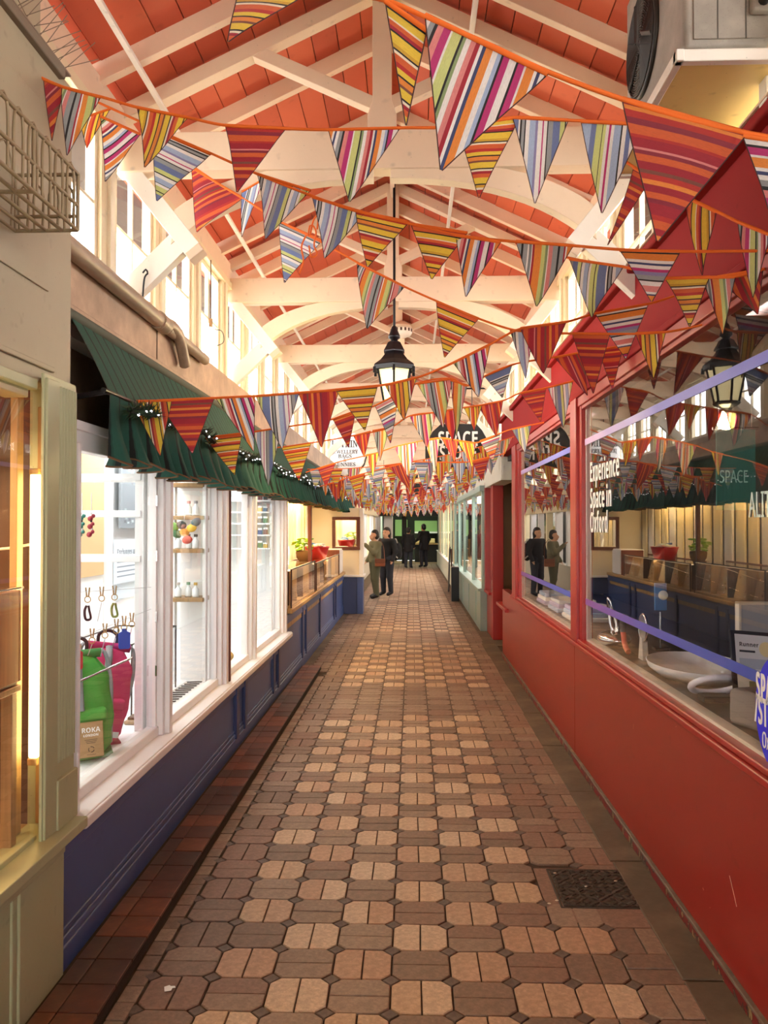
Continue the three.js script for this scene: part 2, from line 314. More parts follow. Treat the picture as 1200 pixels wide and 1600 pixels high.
// ================================================================ ROOF
const trussZ = [6.25, 3.55, 0.85, -1.85, -4.55, -7.25, -9.95, -12.65, -15.35, -18.05, -20.75, -23.45, -26.15, -28.85, -31.55, -34.25, -36.95];
const roofY = (x) => 4.66 - 0.478 * Math.abs(x - RIDGE);              // underside of the principal rafters
const cream = mat('cream_timber_paint', 0xeed6b8, 0.55, { map: rep(T.paint, 0.7), bumpMap: rep(T.bump, 1.6), bumpScale: 0.0012 });
const cream2 = mat('cream_rafter_paint', 0xe9cdb0, 0.6, { map: rep(T.paint, 0.7), bumpMap: rep(T.bump, 1.6), bumpScale: 0.0012 });
const whitePaint = paint('white_gloss_paint', 0xf6f0e4, 0.4, 0.8);
{
  const ceiling = struct('ceiling', 'pitched boarded roof painted coral red between cream rafters');
  const reds = [0xcb5836, 0xc35232, 0xd1603c, 0xbd4e30].map((c, i) => mat('coral_board_' + i, c, 0.62, { map: rep(T.paint, 0.6), bumpMap: rep(T.bump, 1.2), bumpScale: 0.0012 }));
  const W = 0.158, n = 12, back = [];
  const half = 1.62;
  for (const s of [-1, 1]) for (let k = 0; k < n; k++) {
    const x0 = k * W * 0.902, x1 = x0 + W * 0.902 - 0.008;
    for (let i = 0; i < trussZ.length - 1; i += 1) {
      const za = trussZ[i], zb = trussZ[i + 1];
      const y0 = 4.66 + 0.135 - 0.478 * x0, y1 = 4.66 + 0.135 - 0.478 * x1, h = 0.022;
      const P = s > 0 ? [[RIDGE + x0, y0], [RIDGE + x0, y0 + h], [RIDGE + x1, y1 + h], [RIDGE + x1, y1]] : [[RIDGE - x0, y0], [RIDGE - x1, y1], [RIDGE - x1, y1 + h], [RIDGE - x0, y0 + h]];
      const g = prism(P, za - zb - 0.004, 0.0015); g.translate(0, R(-0.0025, 0.0025), zb);
      const q = uvm(flat(g));
      if (i > 2 && i < 12) mk('roof_board', q, reds[Math.floor(rnd() * 4)], ceiling); else back.push(q);
    }
  }
  stuffed(mk('distant_roof_boards', merge(back), reds[0], ceiling));
  const felt = mat('roof_felt', 0x38302c, 0.9);
  for (const s of [-1, 1]) { const P = [[RIDGE - s * 0.02, 4.83], [RIDGE - s * 0.02, 4.88], [RIDGE + s * 1.95, 4.88 - 0.478 * 1.95], [RIDGE + s * 1.95, 4.83 - 0.478 * 1.95]]; const g = prism(s > 0 ? P.reverse() : P, 44.5); g.translate(0, 0, -38); mk('roof_covering', uvm(flat(g)), felt, ceiling); }
  // common rafters, ridge board, longitudinal battens
  for (let z = 6.62; z > -37; z -= 0.9) {
    if (trussZ.some((t) => Math.abs(t - z) < 0.06)) continue;
    for (const s of [-1, 1]) mk('rafter', bar(V(RIDGE + s * 0.02, 4.66 + 0.075, z), V(RIDGE + s * 1.62, 4.66 + 0.075 - 0.478 * 1.6, z), 0.055, 0.1, 0.004, V(0, 1, 0)), cream2, ceiling);
  }
  mk('ridge_board', box(RIDGE - 0.018, 4.6, -37.5, RIDGE + 0.018, 4.79, 6.3, 0.004), cream2, ceiling);
  for (const [x, s] of [[1.23, -1], [0.49, 1]]) mk('batten', bar(V(RIDGE + s * x, 4.66 + 0.012 - 0.478 * x, 6.2), V(RIDGE + s * x, 4.66 + 0.012 - 0.478 * x, -37), 0.03, 0.022, 0.003), whitePaint, ceiling);
  // trusses
  const shapeAt = (pts, z, t, bev = 0.004) => { const g = prism(pts, t - 2 * bev, bev); g.translate(0, 0, z - t / 2 + bev); return uvm(flat(toCreasedNormals(g, 0.6))); };
  trussZ.slice(1).filter((z) => z !== 0.85 && z !== -1.85).forEach((z) => {
    const t = struct('roof_truss', 'cream painted timber roof truss with tie beam, king post and curved brace');
    const t0 = 0.1;
    mk('tie_beam', box(-1.63, 3.69, z - 0.06, 1.31, 3.905, z + 0.06, 0.006), cream, t);
    mk('king_post', shapeAt([[RIDGE - 0.048, 4.07], [RIDGE - 0.048, 4.72], [RIDGE + 0.048, 4.72], [RIDGE + 0.048, 4.07], [RIDGE + 0.075, 3.99], [RIDGE + 0.075, 3.9], [RIDGE - 0.075, 3.9], [RIDGE - 0.075, 3.99]].reverse(), z, t0), cream, t);
    for (const s of [-1, 1]) {
      const X = (x) => RIDGE + s * x;
      mk('principal_rafter', bar(V(X(0.03), 4.70, z), V(X(1.5), 4.70 - 0.478 * 1.47, z), 0.085, 0.08, 0.004), cream, t);
      mk('strut', bar(V(X(0.05), 4.06, z), V(X(0.70), 4.36, z), 0.075, 0.07, 0.004), cream, t);
      // inclined bracket from the wall head, its strut and the curved brace
      mk('bracket_beam', bar(V(X(1.47), 3.80, z), V(X(1.035), 3.255, z), 0.09, 0.10, 0.004), whitePaint, t);
      mk('bracket_strut', bar(V(X(1.42), 3.02, z), V(X(1.10), 3.33, z), 0.076, 0.125, 0.004), whitePaint, t);
      { const by = V(-0.78 * s, 0.62, 0), bz = V(-0.62 * s, -0.78, 0); mk('bracket_end', box(-0.05, -0.05, -0.03, 0.05, 0.05, 0.02, 0.006).applyMatrix4(new THREE.Matrix4().makeBasis(V(0, 0, 0).crossVectors(by, bz), by, bz).setPosition(X(1.027), 3.245, z)), cream2, t); }
      const arc = [], N = 12, A = V(X(1.16), 3.34, 0), B = V(X(0.70), 3.62, 0), C = V(X(0.05), 3.69, 0);
      const q = new THREE.QuadraticBezierCurve3(A, V(X(0.78), 3.69, 0), C), low = [], top = [];
      for (let i = 0; i <= N; i++) { const p = q.getPoint(i / N); low.push([p.x, p.y - 0.045]); const w = 0.13 * (1 - i / N) + 0.012; top.push([p.x - s * 0.02 * (1 - i / N), Math.min(3.70, p.y + w)]); }
      const pts = [...low, ...top.reverse()];
      mk('curved_brace', shapeAt(s > 0 ? pts.reverse() : pts, z, 0.085, 0.003), cream, t);
    }
  });
}

// ================================================================ CLERESTORIES
const sashM = paint('clerestory_sash_paint', 0xf3e6c8, 0.45, 1);
const postM = paint('clerestory_post_paint', 0xe8d6b0, 0.5, 1);
{
  const make = (name, xw, s, label) => {                              // s = +1: the wall stands to the left of the arcade
    const w = struct(name, label), x0 = xw, x1 = xw - s * 0.09;
    const lo = Math.min(x0, x1), hi = Math.max(x0, x1);
    mk('sill_rail', box(lo - 0.02, 2.935, -37.5, hi + 0.02, 2.985, 6.4, 0.005), sashM, w);
    mk('head_rail', box(lo - 0.01, 3.80, -37.5, hi + 0.02, 3.86, 6.4, 0.005), postM, w);
    mk('wall_plate', box(lo, 3.86, -37.5, hi, 4.04, 6.4, 0.006), cream2, w);
    for (let i = 0, z = 5.6; z > -37; i++, z -= 0.9) {
      mk('post', box(lo, 2.98, z - 0.11, hi, 3.81, z + 0.11, 0.006), postM, w);
      mk('post_bead', box(s > 0 ? hi - 0.005 : lo - 0.02, 2.98, z - 0.035, s > 0 ? hi + 0.02 : lo + 0.005, 3.81, z + 0.035, 0.006), sashM, w);
      const za = z - 0.11, zb = z - 0.79, xm = (lo + hi) / 2;
      if (z < -36.2) continue;
      const sash = sub('sash', w), f = 0.032;
      mk('stile', box(xm - 0.02, 2.985, za - f, xm + 0.02, 3.80, za, 0.003), sashM, sash);
      mk('stile', box(xm - 0.02, 2.985, zb, xm + 0.02, 3.80, zb + f, 0.003), sashM, sash);
      mk('rail', box(xm - 0.02, 2.985, zb, xm + 0.02, 2.985 + f, za, 0.003), sashM, sash);
      mk('rail', box(xm - 0.02, 3.80 - f, zb, xm + 0.02, 3.80, za, 0.003), sashM, sash);
      mk('glazing_bar', box(xm - 0.014, 3.385, zb + f, xm + 0.014, 3.403, za - f, 0.002), sashM, sash);
      mk('glazing_bar', box(xm - 0.014, 2.985 + f, (za + zb) / 2 - 0.009, xm + 0.014, 3.80 - f, (za + zb) / 2 + 0.009, 0.002), sashM, sash);
      for (const [a, b] of [[3.017, 3.385], [3.403, 3.768]]) for (const [p, q] of [[zb + f, (za + zb) / 2 - 0.009], [(za + zb) / 2 + 0.009, za - f]]) mk('pane', new THREE.PlaneGeometry(q - p, b - a).rotateY(Math.PI / 2).translate(xm, (a + b) / 2, (p + q) / 2), glassPane, sash);
    }
    return w;
  };
  make('window_1', -1.585, 1, 'row of white clerestory windows above the green awning');
  make('window_2', 1.265, -1, 'row of clerestory windows above the red shop fascia');
}

// ================================================================ LEFT SIDE: STRUCTURE
const olive = paint('olive_gloss_paint', 0xb6b68c, 0.42, 0.8);
const oliveDk = paint('olive_fascia_paint', 0xaea184, 0.5, 0.8);
const blueP = paint('slate_blue_paint', 0x465a93, 0.36, 0.9);
const blueD = paint('deep_blue_paint', 0x2f3d6e, 0.36, 0.9);
const shopWhite = mat('shop_white_paint', 0xf7f4f2, 0.42, { map: rep(T.plain, 1) });
const peach = mat('peach_beam_paint', 0xd9b391, 0.55, { map: rep(T.dirt, 0.8), bumpMap: rep(T.bump, 2), bumpScale: 0.001 });
const innerWhite = mat('white_laminate', 0xf6f6f4, 0.5);
const woodW = (key, c, rough = 0.5) => mat(key, c, rough, { map: rep(T.wood, 1.6), bumpMap: rep(T.bump, 2), bumpScale: 0.0004 });
const oak = woodW('oak_wood', 0xc79a62), darkWood = woodW('dark_wood', 0x5a3420), redWood = woodW('red_brown_wood', 0x7d3c25), pine = woodW('pine_wood', 0xd9ad70);
const ledPanel = mat('ceiling_light_panel', 0xffffff, 0.5, { emissive: 0xffffff, emissiveIntensity: 2.2 });
const warmPanel = mat('warm_ceiling_light_panel', 0xffffff, 0.5, { emissive: 0xffe2b0, emissiveIntensity: 2.0 });
{
  const w = struct('wall_left', 'shop fronts down the left of the arcade');
  // near olive shop front
  mk('fascia', box(-1.46, 2.27, -3.27, -1.36, 3.50, 1.5, 0.004), oliveDk, w);
  mk('fascia_upper_panel', box(-1.36, 2.62, -3.05, -1.352, 3.30, -1.0, 0.004), oliveDk, w);
  mk('fascia_bead', box(-1.36, 2.325, -3.10, -1.348, 2.345, 1.5, 0.004), oliveDk, w);
  mk('window_head', box(-1.46, 2.235, -2.95, -1.345, 2.275, 1.5, 0.006), olive, w);
  mk('window_head_bead', box(-1.46, 2.205, -2.93, -1.37, 2.24, 1.5, 0.006), olive, w);
  mk('ledge', box(-1.46, 0.575, -3.225, -1.262, 0.615, 1.5, 0.005), olive, w);
  mk('ledge_bead', box(-1.42, 0.613, -2.98, -1.352, 0.632, 1.5, 0.006), olive, w);
  mk('stall_riser', box(-1.46, 0.0, -3.165, -1.345, 0.58, 1.5, 0.004), olive, w);
  mk('riser_rail', box(-1.35, 0.50, -3.16, -1.322, 0.578, 1.5, 0.006), olive, w);
  mk('riser_stile', box(-1.35, 0.0, -3.163, -1.328, 0.52, -2.80, 0.008), olive, w);
  mk('riser_bead', box(-1.35, 0.0, -2.80, -1.336, 0.49, -2.765, 0.012), olive, w);
  mk('gutter_lip', box(-1.40, 3.47, -3.15, -1.335, 3.51, 0.5, 0.006), mat('lead_lip', 0x7a6c58, 0.6), w);
  mk('cornice_block', box(-1.42, 3.40, -2.36, -1.29, 3.56, -1.2, 0.006), oliveDk, w);
  const pil = sub('pilaster', w);                                     // fluted pilaster
  mk('pilaster_core', box(-1.46, 0.612, -3.24, -1.33, 2.30, -3.13, 0.004), olive, pil);
  mk('pilaster_face', box(-1.337, 0.612, -3.24, -1.325, 2.30, -2.955, 0.003), olive, pil);
  for (let i = 0; i < 6; i++) mk('reed', rod(V(-1.325, 0.86, -3.222 + i * 0.027), V(-1.325, 2.27, -3.222 + i * 0.027), 0.0105, 8), olive, pil);
  mk('pilaster_fillet', box(-1.33, 0.612, -3.07, -1.316, 2.285, -2.965, 0.005), olive, pil);
  mk('pilaster_block', box(-1.33, 0.612, -3.242, -1.309, 0.80, -3.06, 0.005), olive, pil);
  // blue panelled stall riser
  mk('riser_board', box(-1.46, 0.0, -8.9, -1.352, 0.565, -3.166, 0), blueP, w);
  mk('riser_board', box(-1.46, 0.0, -16.6, -1.352, 0.78, -8.9, 0), blueP, w);
  mk('top_rail', box(-1.36, 0.46, -8.9, -1.334, 0.565, -3.166, 0.006), blueP, w);
  mk('bottom_rail', box(-1.36, 0.0, -16.6, -1.334, 0.125, -3.166, 0.008), blueP, w);
  mk('panel_bead', box(-1.36, 0.125, -16.6, -1.338, 0.16, -3.166, 0.012), blueP, w);
  mk('panel_bead', box(-1.36, 0.16, -16.6, -1.345, 0.185, -3.166, 0.009), blueP, w);
  for (const d of [6.3, 6.62, 8.0, 8.3, 10.15, 10.5, 12.1, 14.3, 14.65]) {
    mk('panel_stile', box(-1.36, 0.12, -d - 0.09, -1.325, d < 8.8 ? 0.555 : 0.74, -d, 0.008), blueD, w);
    mk('stile_bead', box(-1.36, 0.15, -d - 0.12, -1.342, 0.58, -d - 0.09, 0.006), blueP, w);
  }
  mk('counter_rail', box(-1.36, 0.68, -16.6, -1.333, 0.78, -8.9, 0.006), blueP, w);
  // beam above the awning, band behind it, roof of the shops
  mk('wall_beam', box(-1.63, 2.685, -37, -1.475, 2.94, -3.1, 0.006), peach, w);
  mk('beam_joint', box(-1.48, 2.69, -4.765, -1.472, 2.935, -4.755, 0), mat('open_joint', 0x4a3527, 0.9), w);
  mk('beam_bead', box(-1.48, 2.66, -37, -1.455, 2.70, -3.2, 0.008), peach, w);
  mk('shop_head', box(-1.66, 2.14, -8.95, -1.60, 2.69, -3.2, 0.004), peach, w);
  mk('shop_head_soffit', box(-1.63, 2.14, -8.95, -1.36, 2.18, -3.2, 0.004), shopWhite, w);
  mk('shop_head', box(-1.63, 2.10, -37, -1.47, 2.69, -8.95, 0.004), mat('cream_head', 0xe9d8b0, 0.6), w);
  mk('shop_roof', box(-3.6, 2.58, -37.8, -1.50, 2.66, 1.5, 0), innerWhite, w);
  mk('upper_wall', box(-1.66, 2.62, -3.2, -1.46, 3.95, 1.5, 0), oliveDk, w);
  mk('shop_roof', box(-3.6, 2.58, 1.5, -1.46, 2.66, 6.4, 0), innerWhite, w); mk('rear_wall', box(-1.46, 0, 1.5, -1.36, 2.95, 6.4, 0), olive, w);
  mk('outer_wall', box(-3.2, 0, -37.8, -3.05, 2.6, 1.5, 0), innerWhite, w);

  // olive shop window
  const win = struct('window_3', 'olive framed window of the near shop with warm wooden display fittings');
  mk('pane', new THREE.PlaneGeometry(4.3, 1.6).rotateY(Math.PI / 2).translate(-1.345, 1.42, -0.8), glassPane, win);
  mk('frame', box(-1.38, 0.612, -2.955, -1.35, 0.635, 1.5, 0.005), olive, win);

  // white shop front: sill, posts, rails, panes
  const ws = struct('window_4', 'white painted shop window with four panes above the blue panelling');
  mk('sill', box(-1.44, 0.565, -8.9, -1.282, 0.607, -3.235, 0.006), shopWhite, ws);
  mk('sill_nose', box(-1.30, 0.555, -8.9, -1.272, 0.60, -3.235, 0.012), shopWhite, ws);
  mk('bottom_rail', box(-1.44, 0.605, -8.9, -1.375, 0.655, -3.24, 0.006), shopWhite, ws);
  mk('top_rail', box(-1.44, 2.06, -8.9, -1.375, 2.16, -3.24, 0.006), shopWhite, ws);
  for (const [d, wd] of [[3.26, 0.06], [4.50, 0.13], [5.90, 0.15], [7.02, 0.13], [8.75, 0.15]]) {
    const p = sub('post', ws);
    mk('post_body', box(-1.445, 0.605, -d - wd, -1.352, 2.10, -d, 0.005), shopWhite, p);
    mk('post_cover', box(-1.36, 0.605, -d - wd * 0.72, -1.325, 2.08, -d - wd * 0.28, 0.006), shopWhite, p);
  }
  mk('post_edge', box(-1.352, 0.61, -6.05, -1.318, 2.08, -6.025, 0.004), redWood, ws);
  for (const [a, b] of [[3.32, 4.50], [4.63, 5.90], [6.05, 7.02], [7.15, 8.75]]) {
    const m = (a + b) / 2;
    mk('pane', new THREE.PlaneGeometry(b - a, 1.41).rotateY(Math.PI / 2).translate(-1.405, 1.357, -m), coolPane, ws);
    for (const z of [a + 0.012, b - 0.012]) mk('sash_stile', box(-1.425, 0.655, -z - 0.012, -1.385, 2.06, -z + 0.012, 0.003), shopWhite, ws);
  }
  for (const y of [0.93, 1.22, 1.55, 1.85]) mk('hinge', box(-1.388, y, -4.478, -1.378, y + 0.06, -4.470, 0.002), chrome, ws);

  // inside of the white shop
  const wi = struct('wall_inside_white_shop', 'bright white interior of the shop behind the white window');
  mk('deck', box(-3.05, 0.0, -8.9, -1.445, 0.63, -3.26, 0.004), innerWhite, wi);
  mk('back_wall', box(-2.62, 0.6, -8.95, -2.56, 2.6, -3.26, 0), innerWhite, wi);
  mk('side_wall', box(-3.05, 0, -3.27, -1.46, 2.6, -3.22, 0), innerWhite, wi);
  mk('side_wall', box(-3.05, 0, -8.97, -1.44, 2.6, -8.91, 0), innerWhite, wi);
  mk('beige_board', box(-2.56, 1.34, -6.80, -2.54, 2.34, -6.26, 0.003), mat('beige_board', 0xe2bd8a, 0.7), wi);
  mk('door_case', box(-2.56, 0.63, -6.98, -2.53, 2.4, -6.84, 0.004), shopWhite, wi);
  mk('notice_board', box(-2.56, 1.1, -8.3, -2.545, 1.52, -7.1, 0.003), mat('pale_notice', 0xdfe8ee, 0.6), wi);
  for (const [x, z, wx, wz] of [[-2.05, -3.95, 0.72, 0.97], [-2.05, -5.35, 0.72, 1.07], [-2.05, -7.3, 0.72, 2.02]]) mk('ceiling_light', cbox(x, 2.53, z, wx, 0.04, wz, 0.004), ledPanel, wi);

  // jeweller: counter, back wall, pier
  const jw = struct('wall_jeweller', 'cream panelled back wall of the jeweller behind glass counters');
  mk('counter', box(-1.78, 0.62, -16.2, -1.345, 0.80, -8.97, 0.004), pine, jw);
  mk('counter_edge', box(-1.36, 0.79, -16.2, -1.285, 0.838, -8.95, 0.008), pine, jw);
  mk('deck', box(-3.05, -0.01, -16.2, -1.47, 0.62, -8.97, 0), darkWood, jw);
  mk('back_wall', box(-2.06, 0.6, -16.3, -1.985, 2.6, -8.97, 0), mat('cream_wall', 0xf2deac, 0.6), jw);
  const cream3 = mat('cream_panel', 0xf7e8c0, 0.5), slot = mat('dark_reveal', 0x2a2018, 0.7);
  for (let i = 0; i < 17; i++) { const z = -9.15 - i * 0.42; mk('wall_panel', box(-1.99, 1.0, z - 0.29, -1.955, 2.45, z, 0.008), i % 3 ? cream3 : shopWhite, jw); mk('reveal', box(-1.99, 1.0, z - 0.38, -1.972, 2.45, z - 0.32, 0.002), slot, jw); }
  for (const z of [-10.4, -13.7]) mk('ceiling_light', cbox(-1.74, 2.49, z, 0.40, 0.04, 2.42, 0.004), warmPanel, jw);
  mk('post', box(-1.44, 0.83, -9.06, -1.35, 2.12, -8.95, 0.005), shopWhite, jw);
  mk('post', box(-1.42, 0.83, -11.42, -1.37, 2.12, -11.36, 0.004), redWood, jw);
  const pier = sub('pier', jw);
  mk('pier_body', box(-2.9, 0.72, -16.95, -0.965, 2.08, -16.35, 0.006), mat('pier_cream', 0xf1e2c6, 0.5), pier);
  mk('pier_corner', box(-1.03, 0.76, -16.6, -0.95, 2.06, -16.335, 0.006), shopWhite, pier);
  mk('pier_sill', box(-2.9, 0.725, -16.98, -0.93, 0.765, -16.29, 0.006), shopWhite, pier);
  mk('pier_base', box(-2.9, 0, -16.95, -0.965, 0.73, -16.34, 0.006), blueD, pier);
  mk('pier_stile', box(-1.07, 0, -16.5, -0.955, 0.72, -16.325, 0.006), blueP, pier);
  // shops beyond the pier
  const lf = struct('wall_left_far', 'pale shop fronts beyond the pier on the left');
  mk('riser', box(-1.75, 0, -37, -1.5, 0.7, -17.2, 0.006), paint('pale_riser', 0xd9cfbd, 0.5), lf);
  mk('side_wall', box(-3.05, 0, -17.2, -1.4, 2.6, -16.95, 0), cream3, lf);
  mk('back_wall', box(-3.0, 0, -37, -2.9, 2.6, -17.2, 0), mat('far_back_wall', 0xd8d2c6, 0.7), lf);
  for (let i = 0; i < 12; i++) mk('post', box(-1.68, 0.68, -18.4 - i * 1.6, -1.5, 2.15, -18.2 - i * 1.6, 0.006), i % 3 === 1 ? cream3 : shopWhite, lf);
  for (let i = 0; i < 11; i++) mk('pane', new THREE.PlaneGeometry(1.4, 1.45).rotateY(Math.PI / 2).translate(-1.59, 1.42, -19.1 - i * 1.6), glassPane, lf);
  for (let i = 0; i < 10; i++) mk('shelf_unit', box(-2.85, 0.5, -18.6 - i * 1.8, -2.45, 1.2 + 0.5 * ((i * 7) % 3), -17.6 - i * 1.8, 0.01), [darkWood, oak, slot][i % 3], lf);
  mk('ceiling_light', cbox(-2.3, 2.49, -20.5, 0.82, 0.04, 4.52, 0.004), ledPanel, lf);
  mk('ceiling_light', cbox(-2.3, 2.49, -29, 0.82, 0.04, 6.52, 0.004), ledPanel, lf);

  // inside of the olive shop
  const oi = struct('wall_inside_olive_shop', 'warm timber lined interior of the near olive shop');
  mk('deck', box(-3.05, 0.0, -3.22, -1.45, 0.60, 1.5, 0), oak, oi);
  mk('back_wall', box(-2.35, 0.6, -3.22, -2.3, 2.6, 1.5, 0), woodW('lining_boards', 0xb98b52), oi);
  mk('end_wall', box(-2.3, 0.6, -3.22, -1.46, 2.6, -3.17, 0), woodW('lining_dark', 0x6a4630), oi);
  for (const [x0, x1, y0, y1, z, m] of [[-1.462, -1.434, 0.62, 2.25, -2.98, pine], [-1.72, -1.68, 0.62, 2.25, -3.02, oak], [-1.425, -1.365, 0.62, 2.2, -3.12, oak], [-2.1, -1.62, 1.69, 1.73, -2.98, pine], [-2.1, -1.62, 2.0, 2.04, -2.98, oak], [-2.1, -1.62, 1.25, 1.29, -2.98, pine]]) mk('fitting_bar', box(x0, y0, z - 0.05, x1, y1, z, 0.004), m, oi);
  mk('ceiling_light', cbox(-1.95, 2.15, -2.3, 0.5, 0.04, 1.1, 0.004), warmPanel, oi);

  // arcade end behind the viewer
  const bk = struct('wall_back', 'end wall of the arcade behind the viewer with a wide open entrance');
  mk('end_wall', box(-3.6, 0, 6.4, -1.25, 5.2, 6.6, 0), peach, bk);
  mk('end_wall', box(1.1, 0, 6.4, 3.6, 5.2, 6.6, 0), peach, bk);
  mk('end_lintel', box(-1.25, 2.75, 6.4, 1.1, 5.2, 6.6, 0), peach, bk);
  mk('forecourt', box(-6, -0.25, 6.4, 6, -0.01, 16, 0), mat('forecourt_stone', 0xa09888, 0.8), bk);
}
// tube lamp of the olive window
{
  const t = thing('tube_light', 'tall glowing warm white tube lamp standing inside the olive window beside the pilaster', 'lamp', [-1.40, 0.865, -3.06]);
  mk('diffuser', box(-0.018, 0.02, -0.02, 0.017, 1.075, 0.02, 0.01), mat('tube_lamp_glow', 0xffffff, 0.5, { emissive: 0xffe6b4, emissiveIntensity: 5 }), t);
  mk('end_cap', box(-0.02, -0.005, -0.022, 0.019, 0.022, 0.022, 0.005), oak, t);
  mk('end_cap', box(-0.02, 1.072, -0.022, 0.019, 1.095, 0.022, 0.005), oak, t);
  const c = mk('cable', tube([V(-0.9, 0.98, 0.16), V(-0.42, 1.02, 0.1), V(-0.2, 0.92, 0.05), V(-0.13, 0.86, 0.03), V(-0.14, 0.80, 0.03), V(0.0, 0.815, 0.0)], 0.005, 24, 6), mat('white_cable', 0xf6e6c8, 0.5), t);
  // wooden case seen behind the glass
  const cs = thing('wooden_case', 'orange brown wooden display box with an open top standing inside the olive window', 'display box', [-1.515, 1.2, -2.74]);
  const ow = woodW('orange_wood', 0xb5713a);
  mk('front', box(-0.16, 0.0, 0.14, 0.14, 0.32, 0.16, 0.004), ow, cs);
  mk('front', box(-0.16, 0.0, -0.16, 0.14, 0.32, -0.14, 0.004), ow, cs);
  mk('side', box(0.12, 0.0, -0.14, 0.14, 0.32, 0.14, 0.004), ow, cs);
  mk('side', box(-0.16, 0.0, -0.14, -0.14, 0.32, 0.14, 0.004), ow, cs);
  mk('base', box(-0.15, -0.01, -0.15, 0.13, 0.01, 0.15, 0.002), darkWood, cs);
  mk('glass_top', box(-0.165, 0.325, -0.165, 0.145, 0.333, 0.165, 0.002), mat('acrylic', 0xffffff, 0.05, { phys: true, transmission: 1, thickness: 0.008, ior: 1.49 }), cs);
  const stand = thing('case_stand', 'plain oak stand under the orange brown display box in the olive window', 'stand', [-1.515, 0.6, -2.74]);
  mk('leg', box(-0.15, 0, -0.15, -0.11, 0.58, -0.11), oak, stand); mk('leg', box(0.09, 0, -0.15, 0.13, 0.58, -0.11), oak, stand); mk('leg', box(-0.15, 0, 0.11, -0.11, 0.58, 0.15), oak, stand); mk('leg', box(0.09, 0, 0.11, 0.13, 0.58, 0.15), oak, stand);
  mk('top', box(-0.16, 0.565, -0.16, 0.14, 0.588, 0.16), oak, stand);
}

